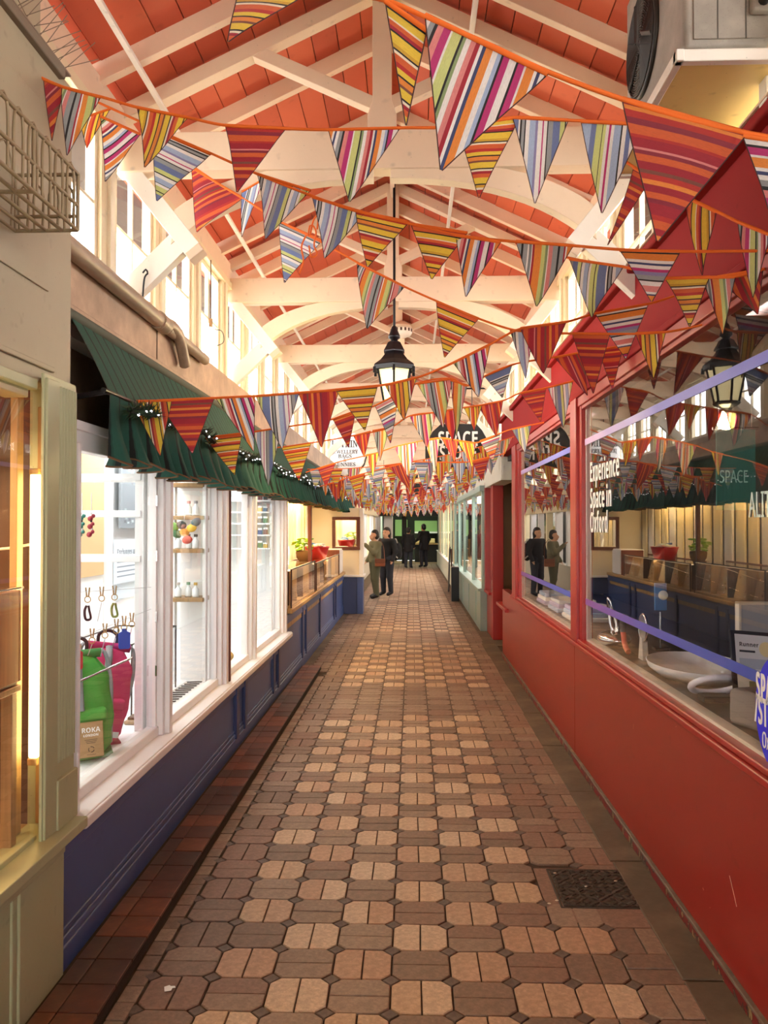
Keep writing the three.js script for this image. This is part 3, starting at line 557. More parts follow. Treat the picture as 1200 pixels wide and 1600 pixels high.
// ---------------------------------------------------------------- awning with its frill
const green = mat('awning_green', 0x1c5243, 0.85, { side: THREE.DoubleSide, bumpMap: rep(T.weave, 20), bumpScale: 0.0005, map: (() => { const t = dtex(256, 64, (u, v, x, y) => { const c = (u * 4) % 1; const k = c < 0.12 ? 0.22 : c < 0.16 ? 0.8 : 1; const n = 0.94 + 0.06 * hash(x, y); return [k * n, k * n, k * n]; }); t.repeat.set(2.1, 1); return t; })() });
{
  const a = thing('awning', 'long dark green striped awning with a scalloped frill above the white shop window', 'awning', [0, 0, 0]);
  const z0 = -3.46, z1 = -18.2, N = 220;
  const sheet = (rows, f) => {
    const P = [], U = [], I = [];
    for (let i = 0; i <= N * 2; i++) for (let j = 0; j <= rows; j++) { const z = lerp(z0, z1, i / (2 * N)), p = f(z, j / rows, i); P.push(p[0], p[1], p[2]); U.push(-z, j / rows); }
    for (let i = 0; i < N * 2; i++) for (let j = 0; j < rows; j++) { const k = i * (rows + 1) + j; I.push(k, k + rows + 1, k + 1, k + 1, k + rows + 1, k + rows + 2); }
    const g = new THREE.BufferGeometry(); g.setAttribute('position', new THREE.Float32BufferAttribute(P, 3)); g.setAttribute('uv', new THREE.Float32BufferAttribute(U, 2)); g.setIndex(I); g.computeVertexNormals(); return g;
  };
  mk('canopy', sheet(8, (z, t) => [lerp(-1.455, -1.275, t) + 0.012 * Math.sin(t * Math.PI) * Math.sin(z * 3.1), lerp(2.655, 2.31, t) - 0.01 * Math.sin(t * Math.PI), z]), green, a);
  mk('frill', sheet(6, (z, t) => { const s = (-z - 3.46) / 0.23, k = Math.abs(s % 1 - 0.5) * 2; return [-1.272 + (0.022 + 0.062 * t) * Math.sin(s * Math.PI * 2) * t + 0.008 * Math.sin(z * 9.7) * t, 2.315 - t * (0.265 + 0.05 * Math.sqrt(1 - k * k * 0.98) + 0.012 * Math.sin(z * 5.3)), z]; }), green, a);
  mk('edge_binding', tube(Array.from({ length: 320 }, (_, i) => { const z = lerp(z0, -14, i / 319), s = (-z - 3.46) / 0.23, k = Math.abs(s % 1 - 0.5) * 2; return V(-1.272 + 0.084 * Math.sin(s * Math.PI * 2) + 0.008 * Math.sin(z * 9.7), 2.315 - (0.265 + 0.05 * Math.sqrt(1 - k * k * 0.98) + 0.012 * Math.sin(z * 5.3)), z); }), 0.005, 640, 4), mat('frill_binding', 0x6a4a2a, 0.8), a);
  mk('roller', rod(V(-1.455, 2.645, z0 + 0.1), V(-1.455, 2.645, z1), 0.028, 10), mat('dusty_roller', 0x55584a, 0.8), a);
  mk('front_bar', rod(V(-1.28, 2.31, z0 + 0.05), V(-1.28, 2.31, z1), 0.012, 8), darkMetal, a);
  for (const d of [3.45, 6.9, 10.4, 13.9]) mk('arm', rod(V(-1.47, 2.28, -d), V(-1.28, 2.31, -d), 0.012, 8), darkMetal, a);
  // garland with small lamps along the front bar
  const gl = thing('garland', 'dark green tinsel garland with tiny white lamps along the front of the green awning', 'garland', [0, 0, 0]);
  const tin = mat('tinsel', 0x2e4a2a, 0.7), tin2 = mat('tinsel_dark', 0x17261a, 0.7), needles = [], needles2 = [];
  const path = (d) => V(-1.205 + 0.012 * Math.sin(d * 2.3), 2.30 - 0.055 * Math.abs(Math.sin(d * 1.35)) + 0.012 * Math.sin(d * 7), -d);
  mk('core', tube(Array.from({ length: 90 }, (_, i) => path(lerp(3.48, 17.5, i / 89))), 0.014, 300, 5), tin2, gl);
  const nd = new THREE.ConeGeometry(0.006, 0.075, 3).translate(0, 0.028, 0);
  for (let d = 3.5; d < 15; d += d < 4.1 ? 0.002 : d < 7 ? 0.004 : 0.012) { const p = path(d), g = nd.clone(); g.rotateX(R(-1.5, 1.5)); g.rotateZ(R(-2.4, 2.4)); g.translate(p.x, p.y, p.z); (rnd() < (d < 4.3 ? 0.75 : 0.35) ? needles : needles2).push(g); }
  stuffed(mk('needles', merge(needles), tin, gl)); stuffed(mk('needles', merge(needles2), tin2, gl));
  const lampM = mat('fairy_lamp_glow', 0xffffff, 0.4, { emissive: 0xf4f8ff, emissiveIntensity: 2.5 }), ball = new THREE.SphereGeometry(0.0062, 6, 5);
  for (let i = 0; i < 120; i++) { const d = 3.55 + i * 0.098 + R(-0.03, 0.03), p = path(d); mk('bulb', ball, lampM, gl, [p.x + R(0.008, 0.024), p.y + R(-0.03, 0.02), p.z]); }
}
// pipe and brackets on the beam
{
  const p = thing('drain_pipe', 'fat cream painted pipe running along the beam above the green awning', 'pipe', [0, 0, 0]);
  const pm = mat('pipe_paint', 0xcdb396, 0.45, { map: rep(T.dirt, 1.2) });
  mk('pipe_run', rod(V(-1.44, 2.925, -2.9), V(-1.44, 2.915, -4.72), 0.043, 16), pm, p);
  mk('pipe_run', rod(V(-1.44, 2.91, -4.85), V(-1.44, 2.90, -5.75), 0.034, 14), pm, p);
  mk('collar', rod(V(-1.44, 2.916, -4.66), V(-1.44, 2.913, -4.80), 0.052, 16), pm, p);
  mk('elbow', tube([V(-1.44, 2.914, -4.74), V(-1.425, 2.93, -4.86), V(-1.42, 2.90, -5.02), V(-1.425, 2.83, -5.12), V(-1.43, 2.76, -5.2)], 0.036, 16, 10), pm, p);
  const wire = mat('black_wire', 0x1c1815, 0.6);
  const h = thing('hook_bracket', 'small dark iron hook with wire hung on the lower end of the first white bracket', 'bracket', [-1.47, 3.0, -4.49]);
  mk('hook', tube([V(0, 0.13, 0), V(0.02, 0.145, 0.01), V(0.03, 0.125, 0.01), V(0.012, 0.11, 0), V(0, 0.0, 0), V(-0.005, -0.08, 0)], 0.005, 20, 6), darkMetal, h);
  mk('loop', tube([V(0.0, -0.06, 0.01), V(0.03, -0.03, 0.0), V(0.045, -0.08, -0.01), V(0.02, -0.115, 0), V(-0.005, -0.09, 0.01)], 0.006, 20, 6, true), chrome, h);
  const b = thing('clerestory_bulb', 'bare clear bulb with a wire loop hanging by a clerestory post', 'bulb', [-1.50, 3.18, -6.15]);
  mk('flex', rod(V(0, 0.1, 0), V(0, 0.55, 0), 0.004, 6), darkWood, b);
  mk('holder', rod(V(0, 0.05, 0), V(0, 0.11, 0), 0.014, 10), oak, b);
  mk('bulb', moved(new THREE.SphereGeometry(0.035, 14, 10).scale(1, 1.3, 1), 0, 0.01, 0), mat('clear_bulb', 0xffffff, 0.05, { phys: true, transmission: 1, thickness: 0, ior: 1.45 }), b);
  mk('wire_loop', tube([V(0.03, 0.03, 0), V(0.08, 0.02, -0.02), V(0.09, -0.06, -0.03), V(0.04, -0.09, -0.02)], 0.003, 16, 5), wire, b);
}
// wire basket on the olive fascia
{
  const b = thing('wire_basket', 'cream wire hanging basket with hooped top fixed to the olive fascia', 'basket', [0, 0, 0]);
  const wm = mat('basket_wire', 0x917e5e, 0.45, { metalness: 0.2 }), x0 = -1.352, x1 = -1.135, ze = -2.78, zs = -1.55;
  const r = 0.0065, L = (a, c, n = 'rail') => mk(n, rod(a, c, n === 'hoop' ? 0.005 : r, 7), wm, b);
  for (const [x, y] of [[x1, 2.943], [x1, 2.835], [x1, 2.752], [x0, 2.943], [x0, 2.752]]) L(V(x, y, zs), V(x, y, ze));
  for (const x of [-1.30, -1.245, -1.19]) L(V(x, 2.752, zs), V(x, 2.752, ze));
  for (const z of [ze, -2.45, -2.1, -1.75]) { L(V(x0, 2.752, z), V(x1, 2.752, z)); L(V(x0, 2.752, z), V(x0, 2.943, z)); L(V(x1, 2.752, z), V(x1, 2.943, z)); }
  L(V(x0, 2.943, ze), V(x1, 2.943, ze)); L(V(x0, 2.80, ze), V(x1, 2.80, ze));
  for (let i = 0; i < 13; i++) { const z = ze + 0.06 + i * 0.092, h = [0.02, 0.02, 0.05][i % 3] * 0 + 0.055; mk('hoop', tube([V(x1, 2.752, z - 0.028), V(x1, 2.90, z - 0.028), V(x1, 2.925 + h * 0.3, z - 0.02), V(x1, 2.94 + h * 0.3, z), V(x1, 2.925 + h * 0.3, z + 0.02), V(x1, 2.90, z + 0.028), V(x1, 2.752, z + 0.028)], 0.0048, 24, 6), wm, b); }
  for (let i = 0; i < 4; i++) { const x = x0 + 0.03 + i * 0.052; mk('hoop', tube([V(x - 0.014, 2.752, ze), V(x - 0.014, 2.88, ze), V(x, 2.905, ze), V(x + 0.014, 2.88, ze), V(x + 0.014, 2.752, ze)], 0.0045, 16, 6), wm, b); }
  for (let i = 0; i < 6; i++) { const z = -2.7 + i * 0.19; mk('hoop', tube([V(x0, 2.752, z - 0.05), V(x0, 2.98, z - 0.05), V(x0, 3.03, z), V(x0, 2.98, z + 0.05), V(x0, 2.752, z + 0.05)], 0.0048, 18, 6), wm, b); }
  const hk = mat('basket_bracket', 0x4b3a2a, 0.6);
  for (const z of [-2.5, -1.9]) mk('wall_bracket', box(x0 - 0.003, 2.78, z - 0.015, x0 + 0.012, 2.96, z + 0.015, 0.003), hk, b);
  const s = thing('bird_spikes', 'row of thin steel bird spikes along the top edge of the olive fascia', 'bird spikes', [0, 0, 0]);
  const sm = mat('spike_steel', 0x8a7a68, 0.4, { metalness: 0.5 });
  mk('base_strip', box(-1.375, 3.508, -3.2, -1.335, 3.516, -1.9, 0.002), sm, s);
  for (let i = 0; i < 70; i++) { const z = -3.18 + i * 0.018, a = [-0.6, 0.75, 1.15][i % 3] + R(-0.15, 0.15), l = R(0.12, 0.17); mk('spike', rod(V(-1.355, 3.512, z), V(-1.355 + Math.sin(a) * l, 3.512 + Math.cos(a) * l, z + R(-0.03, 0.03)), 0.0016, 5), sm, s); }
}

// ================================================================ RIGHT SIDE
const red = paint('red_gloss_paint', 0x9c211b, 0.28, 0.7);
const redB = mat('red_frame_paint', 0xa8231d, 0.34, { map: rep(T.plain, 1) });
const redF = paint('red_fascia_paint', 0x981c20, 0.8, 0.7, { phys: true, specularIntensity: 0.35 });
const teal = paint('pale_teal_paint', 0x92aba7, 0.42, 0.8);
const tealL = paint('light_teal_frame', 0x9dbfba, 0.38, 0.8);
const charcoal = mat('charcoal_lining', 0x24262d, 0.6), deckDark = mat('dark_display_deck', 0x1d1c1f, 0.3, { map: rep(T.wood, 1) });
const greyEdge = paint('pale_grey_edge', 0xd2cdc2, 0.5, 1);
{
  const w = struct('wall_right', 'red painted shop front and its neighbours down the right of the arcade');
  mk('stall_riser', box(XR, 0.05, -6.22, 1.30, 0.90, 1.5, 0.004), red, w);
  mk('stall_riser', box(XR, 0.05, -11.1, 1.30, 0.90, -6.225, 0.004), red, w);
  mk('riser_foot', box(XR - 0.014, 0.0, -11.12, 1.30, 0.055, 1.5, 0.006), mat('worn_red_foot', 0xffffff, 0.6, { map: rep(T.peel, 0.5, 6) }), w);
  mk('foot_bead', box(XR - 0.02, 0.05, -11.12, 1.23, 0.066, 1.5, 0.006), mat('chipped_bead', 0x8d7a68, 0.7, { map: rep(T.dirt, 3) }), w);
  mk('sill', box(XR - 0.028, 0.868, -10.05, 1.29, 0.90, 1.5, 0.008), redB, w);
  mk('sill_bead', box(XR - 0.012, 0.90, -10.05, 1.28, 0.928, 1.5, 0.008), redB, w);
  mk('fascia', box(XR, 2.665, -11.2, 1.42, 3.12, 1.5, 0.004), redF, w);
  mk('fascia_rail', box(XR - 0.02, 2.665, -11.2, 1.3, 2.70, 1.5, 0.008), redF, w);
  mk('fascia_cornice', box(XR - 0.045, 3.105, -11.2, 1.42, 3.15, 1.5, 0.012), redF, w);
  mk('cornice_lead', box(XR - 0.05, 3.15, -11.2, 1.42, 3.158, 1.5, 0.002), cream2, w);
  mk('upper_lining', box(1.355, 2.6, -37.5, 1.44, 2.96, 6.4, 0), peach, w);
  mk('shop_roof', box(1.3, 2.60, 1.5, 3.6, 2.665, 6.4, 0), charcoal, w); mk('rear_wall', box(XR, 0, 1.5, 1.36, 2.95, 6.4, 0), red, w);
  mk('shop_roof', box(1.29, 2.60, -37.8, 3.4, 2.665, 1.5, 0), charcoal, w);
  mk('outer_wall', box(3.15, 0, -37.8, 3.3, 2.62, 1.5, 0), charcoal, w);
  // scratches and chips in the red paint (bare wood shows)
  const bare = mat('bare_wood_scratch', 0xd8a890, 0.8);
  for (const [u, v, l, a] of [[1135, 1392, 0.11, -0.9], [1090, 1389, 0.012, -0.5], [1100, 1418, 0.008, 0.4], [1038, 1105, 0.01, 0.2], [1102, 1155, 0.02, 1.4], [1115, 1168, 0.008, 0], [985, 1135, 0.03, 1.3], [1050, 1135, 0.01, 0.5]]) {
    const d = XR * FPX / (u - 643) , p = at(u, v, d), q = box(-0.0012, -0.0011, -l / 2, 0.0004, 0.0011, l / 2, 0.0003); q.rotateX(-a); mk('paint_chip', q.translate(XR, p.y, p.z), bare, w);
  }
  // far part: door recess, teal shop, pale shops
  mk('recess_riser', box(1.24, 0, -13.75, 1.45, 0.66, -12.9, 0.006), red, w);
  mk('recess_floor_wall', box(1.95, 0, -13, 2.0, 2.62, -11.0, 0), charcoal, w);
  mk('recess_ledge', box(1.16, 0.655, -11.5, 1.25, 0.70, -10.42, 0.01), redB, w);
  mk('far_fascia', box(1.20, 2.35, -37.5, 1.42, 2.95, -11.2, 0.006), paint('pale_fascia', 0xd6d8cc, 0.5), w);
  mk('teal_riser', box(1.13, 0, -22.6, 1.30, 0.66, -13.75, 0.006), teal, w);
  mk('teal_sill', box(1.09, 0.655, -22.6, 1.30, 0.70, -13.75, 0.008), tealL, w);
  for (const d of [14.6, 16.4, 18.2, 20, 21.8]) mk('riser_bead', box(1.118, 0.08, -d - 0.05, 1.14, 0.60, -d, 0.006), tealL, w);
  mk('pale_riser', box(1.13, 0, -37, 1.30, 0.6, -22.6, 0.006), paint('pale_green_riser', 0xcfd3c0, 0.5), w);
  mk('pale_sill', box(1.10, 0.6, -37, 1.30, 0.64, -22.6, 0.006), shopWhite, w);
  for (let i = 0; i < 8; i++) mk('pale_post', box(1.14, 0.62, -22.95 - i * 1.8, 1.22, 2.4, -22.8 - i * 1.8, 0.006), i % 2 ? paint('pale_green_post', 0xbccab4, 0.5) : cream3p(), w);
  function cream3p() { return mat('cream_post', 0xe8dcba, 0.5); }

  // red framed windows
  const rw = struct('window_5', 'red framed shop windows of the corner shop');
  const post = (d0, d1, x0 = XR - 0.02) => { const p = sub('post', rw); mk('post_body', box(XR + 0.005, 0.90, -d1, 1.29, 2.67, -d0, 0.006), redB, p); mk('post_face', box(x0, 0.90, -d1 + (d1 - d0) * 0.2, XR + 0.02, 2.67, -d0 - (d1 - d0) * 0.2, 0.008), redB, p); };
  post(5.98, 6.34); post(9.45, 10.02); post(2.15, 2.58, XR + 0.001);
  mk('head', box(XR - 0.005, 2.60, -10.05, 1.29, 2.67, 1.5, 0.006), redB, rw);
  mk('head_bead', box(XR + 0.01, 2.575, -10.05, 1.26, 2.605, 1.5, 0.006), redB, rw);
  for (const [a, b] of [[2.58, 5.98], [6.34, 9.45]]) {
    const m = (a + b) / 2;
    mk('pane', new THREE.PlaneGeometry(b - a, 1.66).rotateY(-Math.PI / 2).translate(1.238, 1.755, -m), glassPane, rw);
    mk('inner_stile', box(1.242, 0.93, -a - 0.03, 1.275, 2.6, -a, 0.003), greyEdge, rw);
    mk('inner_stile', box(1.242, 0.93, -b, 1.275, 2.6, -b + 0.035, 0.003), greyEdge, rw);
    mk('inner_sill', box(1.242, 0.915, -b, 1.30, 0.942, -a, 0.004), greyEdge, rw);
  }
  mk('pane', new THREE.PlaneGeometry(3.2, 1.66).rotateY(-Math.PI / 2).translate(1.238, 1.755, -0.7), glassPane, rw);
  mk('corner_post', box(1.235, 0.0, -13.02, 1.40, 2.5, -12.72, 0.008), redB, rw);
  mk('corner_post_bead', box(1.225, 0.9, -12.90, 1.25, 2.45, -12.83, 0.006), redB, rw);
  mk('thin_post', box(1.20, 0.66, -13.75, 1.30, 2.45, -13.6, 0.006), redB, rw);
  mk('recess_sill', box(1.19, 0.655, -13.8, 1.3, 0.70, -12.95, 0.006), redB, rw);
  mk('recess_pane', new THREE.PlaneGeometry(0.58, 1.7).rotateY(-Math.PI / 2).translate(1.26, 1.55, -13.3), glassPane, rw);
  mk('return_pane', new THREE.PlaneGeometry(0.65, 1.66).translate(1.62, 1.755, -10.06), glassPane, rw);
  mk('return_post', box(1.93, 0.0, -10.12, 2.0, 2.62, -10.02, 0.006), redB, rw);
  mk('return_riser', box(1.28, 0.0, -10.1, 1.95, 0.93, -10.04, 0.004), red, rw);
  // teal framed window
  const tw = struct('window_6', 'pale teal framed shop window beyond the red corner post');
  for (const [d0, d1] of [[13.78, 13.92], [15.9, 16.08], [18.6, 18.78], [20.6, 20.78], [22.4, 22.65]]) mk('post', box(1.16, 0.69, -d1, 1.25, 2.4, -d0, 0.008), tealL, tw);
  mk('head', box(1.12, 2.30, -22.65, 1.28, 2.40, -13.75, 0.008), tealL, tw);
  for (const [a, b] of [[13.92, 15.9], [16.08, 18.6], [18.78, 20.6], [20.78, 22.4]]) mk('pane', new THREE.PlaneGeometry(b - a, 1.6).rotateY(-Math.PI / 2).translate(1.185, 1.5, -(a + b) / 2), glassPane, tw);
  for (let i = 0; i < 7; i++) mk('far_pane', new THREE.PlaneGeometry(1.6, 1.7).rotateY(-Math.PI / 2).translate(1.165, 1.5, -23.9 - i * 1.8), glassPane, tw);

  // inside of the red shop
  const ri = struct('wall_inside_red_shop', 'dark interior and display deck behind the red framed windows');
  mk('deck', box(1.30, 0.0, -10.0, 2.25, 0.925, 1.5, 0.004), deckDark, ri);
  mk('back_wall', box(3.0, 0.0, -11.0, 3.1, 2.62, 1.5, 0), charcoal, ri);
  mk('shop_floor', box(2.25, -0.012, -10.0, 3.15, 0.02, 1.5, 0), deckDark, ri);
  mk('end_wall', box(1.35, 0.93, -10.03, 3.1, 2.62, -9.98, 0), charcoal, ri);
  for (const z of [-4.4, -7.9]) mk('ceiling_light', cbox(1.36, 2.645, z, 0.08, 0.02, 3.02, 0.004), mat('cool_ceiling_light_panel', 0xffffff, 0.5, { emissive: 0xe6eeff, emissiveIntensity: 1.6 }), ri);  // added strip lamps, kept out of view, to light the window deck
  // inside of the teal and pale shops
  const ti = struct('wall_inside_teal_shop', 'pale interior of the teal shop and the shops after it');
  mk('partition', box(1.32, 0.6, -13.82, 3.1, 2.6, -13.77, 0), mat('partition_tan', 0x7d6248, 0.7), ti);
  mk('deck', box(1.30, 0, -22.6, 3.15, 0.62, -13.8, 0), mat('teal_shop_deck', 0xa58b6a, 0.5), ti);
  mk('back_wall', box(2.7, 0.6, -37.5, 2.8, 2.6, -13.1, 0), mat('pale_inside', 0xb9ab94, 0.7), ti);
  mk('far_deck', box(1.30, 0, -37, 3.15, 0.58, -22.6, 0), oak, ti);
  for (const [z, l] of [[-15.2, 2.6], [-19.2, 2.6], [-27, 7]]) mk('ceiling_light', cbox(2.1, 2.535, z, 0.92, 0.04, l, 0.004), ledPanel, ti);
  for (let i = 0; i < 9; i++) mk('shelf_unit', box(2.2, 0.6, -24.2 - i * 1.4, 2.65, 1.2 + 0.35 * (i % 3), -23.4 - i * 1.4, 0.01), [oak, darkWood, deckDark][i % 3], ti);
}
// dress stands in the teal window
{
  const bod = [[0.02, 0.62], [0.10, 0.63], [0.125, 0.72], [0.10, 0.92], [0.085, 1.02], [0.115, 1.16], [0.125, 1.24], [0.09, 1.31], [0.035, 1.34], [0.03, 1.42], [0.045, 1.45], [0.055, 1.52], [0.045, 1.59], [0.001, 1.62]];
  [[14.9, 0x6a4a3a, 0xb02c28, 'dress stand in a brown coat and red hat in the teal shop window'], [15.5, 0xe8e0d8, 0xd8a090, 'dress stand in a white top nearest the teal window post'], [17.4, 0x8a3a34, 0xc8a088, 'dress stand in a dark red top further along the teal shop window']].forEach(([d, c, h, label], i) => {
    const t = thing('dress_stand', label, 'mannequin', [1.46, 0.62, -d]);
    mk('torso', lathe(bod.slice(0, 9), 20).scale(1, 0.72, 0.8).translate(0, -0.02, 0), mat('stand_top_' + i, c, 0.8), t);
    mk('head', lathe(bod.slice(8), 16).scale(1, 0.72, 1).translate(0, -0.02, 0), mat('stand_head_' + i, h, 0.6), t);
    mk('pole', rod(V(0, 0.01, 0), V(0, 0.46, 0), 0.012, 8), chrome, t);
    mk('foot', lathe([[0.001, 0.02], [0.02, 0.02], [0.11, 0.012], [0.115, 0], [0.001, 0]], 18), chrome, t);
  });
  [[21.9, 1.02, 'dark folded easel board standing on the paving by the far pale shops'], [19.2, 1.0, 'black upright planter box standing against the teal riser']].forEach(([d, x, label], i) => {
    const b = thing(i ? 'planter_box' : 'easel_board', label, i ? 'planter' : 'sign board', [x, 0, -d]);
    if (i) { mk('box', box(-0.09, 0, -0.12, 0.09, 0.78, 0.12, 0.01), darkMetal, b); mk('liner', box(-0.075, 0.75, -0.105, 0.075, 0.785, 0.105, 0.004), darkWood, b); }
    else { mk('front_board', bar(V(-0.06, 0, 0.16), V(-0.02, 1.15, 0.02), 0.5, 0.025, 0.003, V(1, 0, 0)).rotateY(0), darkMetal, b); mk('rear_leg', bar(V(-0.05, 0, -0.16), V(-0.02, 1.12, 0.0), 0.04, 0.02), darkWood, b); mk('rear_leg', bar(V(0.05, 0, -0.16), V(0.02, 1.12, 0.0), 0.04, 0.02), darkWood, b); }
  });
}
{
  const rail = thing('clothes_rail', 'chromed clothes rail of coats inside the teal shop window', 'clothes rail', [1.95, 0.62, -17.2]);
  mk('rail', rod(V(0, 1.35, -2.4), V(0, 1.35, 2.4), 0.014, 8), chrome, rail);
  for (const z of [-2.3, 0, 2.3]) mk('leg', rod(V(0, 0, z), V(0, 1.35, z), 0.014, 8), chrome, rail);
  const names = ['charcoal', 'rust red', 'cream', 'bottle green', 'navy', 'tan', 'dusty pink', 'black', 'mustard', 'grey blue'], cols = [0x2c2a2c, 0x9a3a28, 0xe6dac4, 0x2c4a3a, 0x232c4c, 0xa8805a, 0xc88a88, 0x18161a, 0xb88a30, 0x6a7c90];
  names.forEach((n, i) => {
    const c = thing('hanging_coat', n + ' coat hanging on the rail inside the teal shop window', 'coat', [1.95, 0.62, -15.15 - i * 0.46], 'coats on the rail in the teal shop');
    const pts = [[-0.21, 0.25], [0.21, 0.25], [0.23, 0.7], [0.20, 1.12], [0.25, 0.72], [0.29, 0.73], [0.24, 1.18], [0.09, 1.27], [-0.09, 1.27], [-0.24, 1.18], [-0.29, 0.73], [-0.25, 0.72], [-0.20, 1.12], [-0.23, 0.7]];
    mk('coat_body', prism(pts, 0.07, 0.02).translate(0, 0, -0.035), mat('coat_cloth_' + i, cols[i], 0.85), c);
    mk('hanger', tube([V(-0.17, 1.22, 0), V(0, 1.29, 0), V(0.0, 1.34, 0), V(0.02, 1.36, 0), V(0.0, 1.375, 0)], 0.005, 14, 5), chrome, c);
  });
}
// canopy shelf with the air conditioner on it
{
  const s = thing('canopy_shelf', 'cream boxed canopy shelf jutting out above the red fascia under the air conditioner', 'shelf', [0, 0, 0]);
  const cm = mat('canopy_cream', 0xf6e08e, 0.5, { map: rep(T.paint, 0.8) });  // warm glow from below is put into this yellow soffit colour
  mk('soffit_board', box(0.86, 3.222, -3.5, 1.30, 3.235, -2.66, 0.002), cm, s);
  mk('front_edge', box(0.835, 3.214, -3.53, 0.862, 3.252, -2.63, 0.004), whitePaint, s);
  mk('near_edge', box(0.835, 3.214, -2.665, 1.30, 3.252, -2.635, 0.004), whitePaint, s);
  mk('far_edge', box(0.835, 3.214, -3.535, 1.30, 3.252, -3.505, 0.004), whitePaint, s);
  mk('top_board', box(0.84, 3.238, -3.53, 1.30, 3.256, -2.64, 0.003), whitePaint, s);
  mk('wall_bracket', box(1.16, 3.14, -3.48, 1.25, 3.222, -3.42, 0.004), whitePaint, s);
  mk('wall_bracket', box(1.16, 3.14, -2.80, 1.25, 3.222, -2.74, 0.004), whitePaint, s);
  const a = thing('air_conditioner', 'grey air conditioner unit with a round dark fan grille on the cream canopy shelf', 'air conditioner', [0.885, 3.295, -3.0]);
  const cas = mat('casing_grey', 0xc7c0b4, 0.45, { map: rep(T.dirt, 1) }), casD = mat('casing_shadow_gap', 0x5a554e, 0.6);  // second grey is darker, for tray, seams and fan well
  mk('casing', box(0.0, 0, -0.43, 0.29, 0.60, 0.29, 0.02), cas, a);
  mk('base_tray', box(0.012, -0.016, -0.42, 0.28, 0.012, 0.28, 0.004), casD, a);
  for (const z of [-0.33, 0.2]) mk('foot', box(-0.025, -0.039, z - 0.03, 0.31, -0.012, z + 0.03, 0.004), cas, a);
  mk('side_panel', box(0.03, 0.03, 0.288, 0.27, 0.58, 0.296, 0.002), cas, a);
  mk('panel_seam', box(0.105, 0.03, 0.294, 0.109, 0.58, 0.298, 0.0006), casD, a);
  mk('panel_seam', box(0.195, 0.03, 0.294, 0.199, 0.58, 0.298, 0.0006), casD, a);
  mk('valve_cover', box(0.205, 0.10, 0.295, 0.285, 0.42, 0.33, 0.01), cas, a);
  const grM = mat('grille_black', 0x2b2724, 0.5), ring = [];
  mk('fan_well', new THREE.CylinderGeometry(0.185, 0.185, 0.03, 40).rotateZ(Math.PI / 2).translate(0.004, 0.285, -0.17), casD, a);
  for (let r = 0.02; r < 0.19; r += 0.0085) ring.push(new THREE.TorusGeometry(r, 0.0026, 4, 48).rotateY(Math.PI / 2).translate(-0.018, 0.285, -0.17));
  for (let i = 0; i < 12; i++) { const t = i * Math.PI / 6; ring.push(rod(V(-0.018, 0.285, -0.17), V(-0.018, 0.285 + 0.185 * Math.sin(t), -0.17 + 0.185 * Math.cos(t)), 0.0022, 5)); }
  stuffed(mk('grille_rings', merge(ring), grM, a));
  mk('grille_rim', new THREE.TorusGeometry(0.188, 0.010, 8, 48).rotateY(Math.PI / 2).translate(-0.006, 0.285, -0.17), grM, a);
  for (let i = 0; i < 3; i++) mk('fan_blade', box(-0.004, 0.02, -0.05, 0.004, 0.17, 0.05, 0.003).applyMatrix4(new THREE.Matrix4().makeRotationY(0.5)).applyMatrix4(new THREE.Matrix4().makeRotationX(i * 2.094)).translate(0.0, 0.285, -0.17), grM, a);
  const hose = mat('black_hose', 0x1b1715, 0.6);
  mk('hose', tube([V(0.24, 0.13, 0.32), V(0.24, 0.13, 0.37), V(0.29, 0.14, 0.39), V(0.38, 0.145, 0.37), V(0.52, 0.13, 0.30)], 0.017, 24, 10), hose, a);
  mk('hose', tube([V(0.25, 0.24, 0.32), V(0.255, 0.25, 0.36), V(0.31, 0.27, 0.38), V(0.44, 0.3, 0.31)], 0.011, 20, 8), hose, a);
  const c = thing('cable_bundle', 'pale cable bundle dropping beside the air conditioner to the cream canopy shelf', 'cable', [0, 0, 0]);
  mk('cable', tube([V(1.20, 3.85, -2.72), V(1.19, 3.6, -2.70), V(1.185, 3.42, -2.69), V(1.16, 3.31, -2.69), V(1.15, 3.258, -2.69)], 0.012, 24, 8), cream2, c);
  mk('cable', tube([V(1.215, 3.85, -2.76), V(1.205, 3.6, -2.73), V(1.20, 3.4, -2.70), V(1.22, 3.258, -2.67)], 0.009, 20, 8), cream2, c);
}

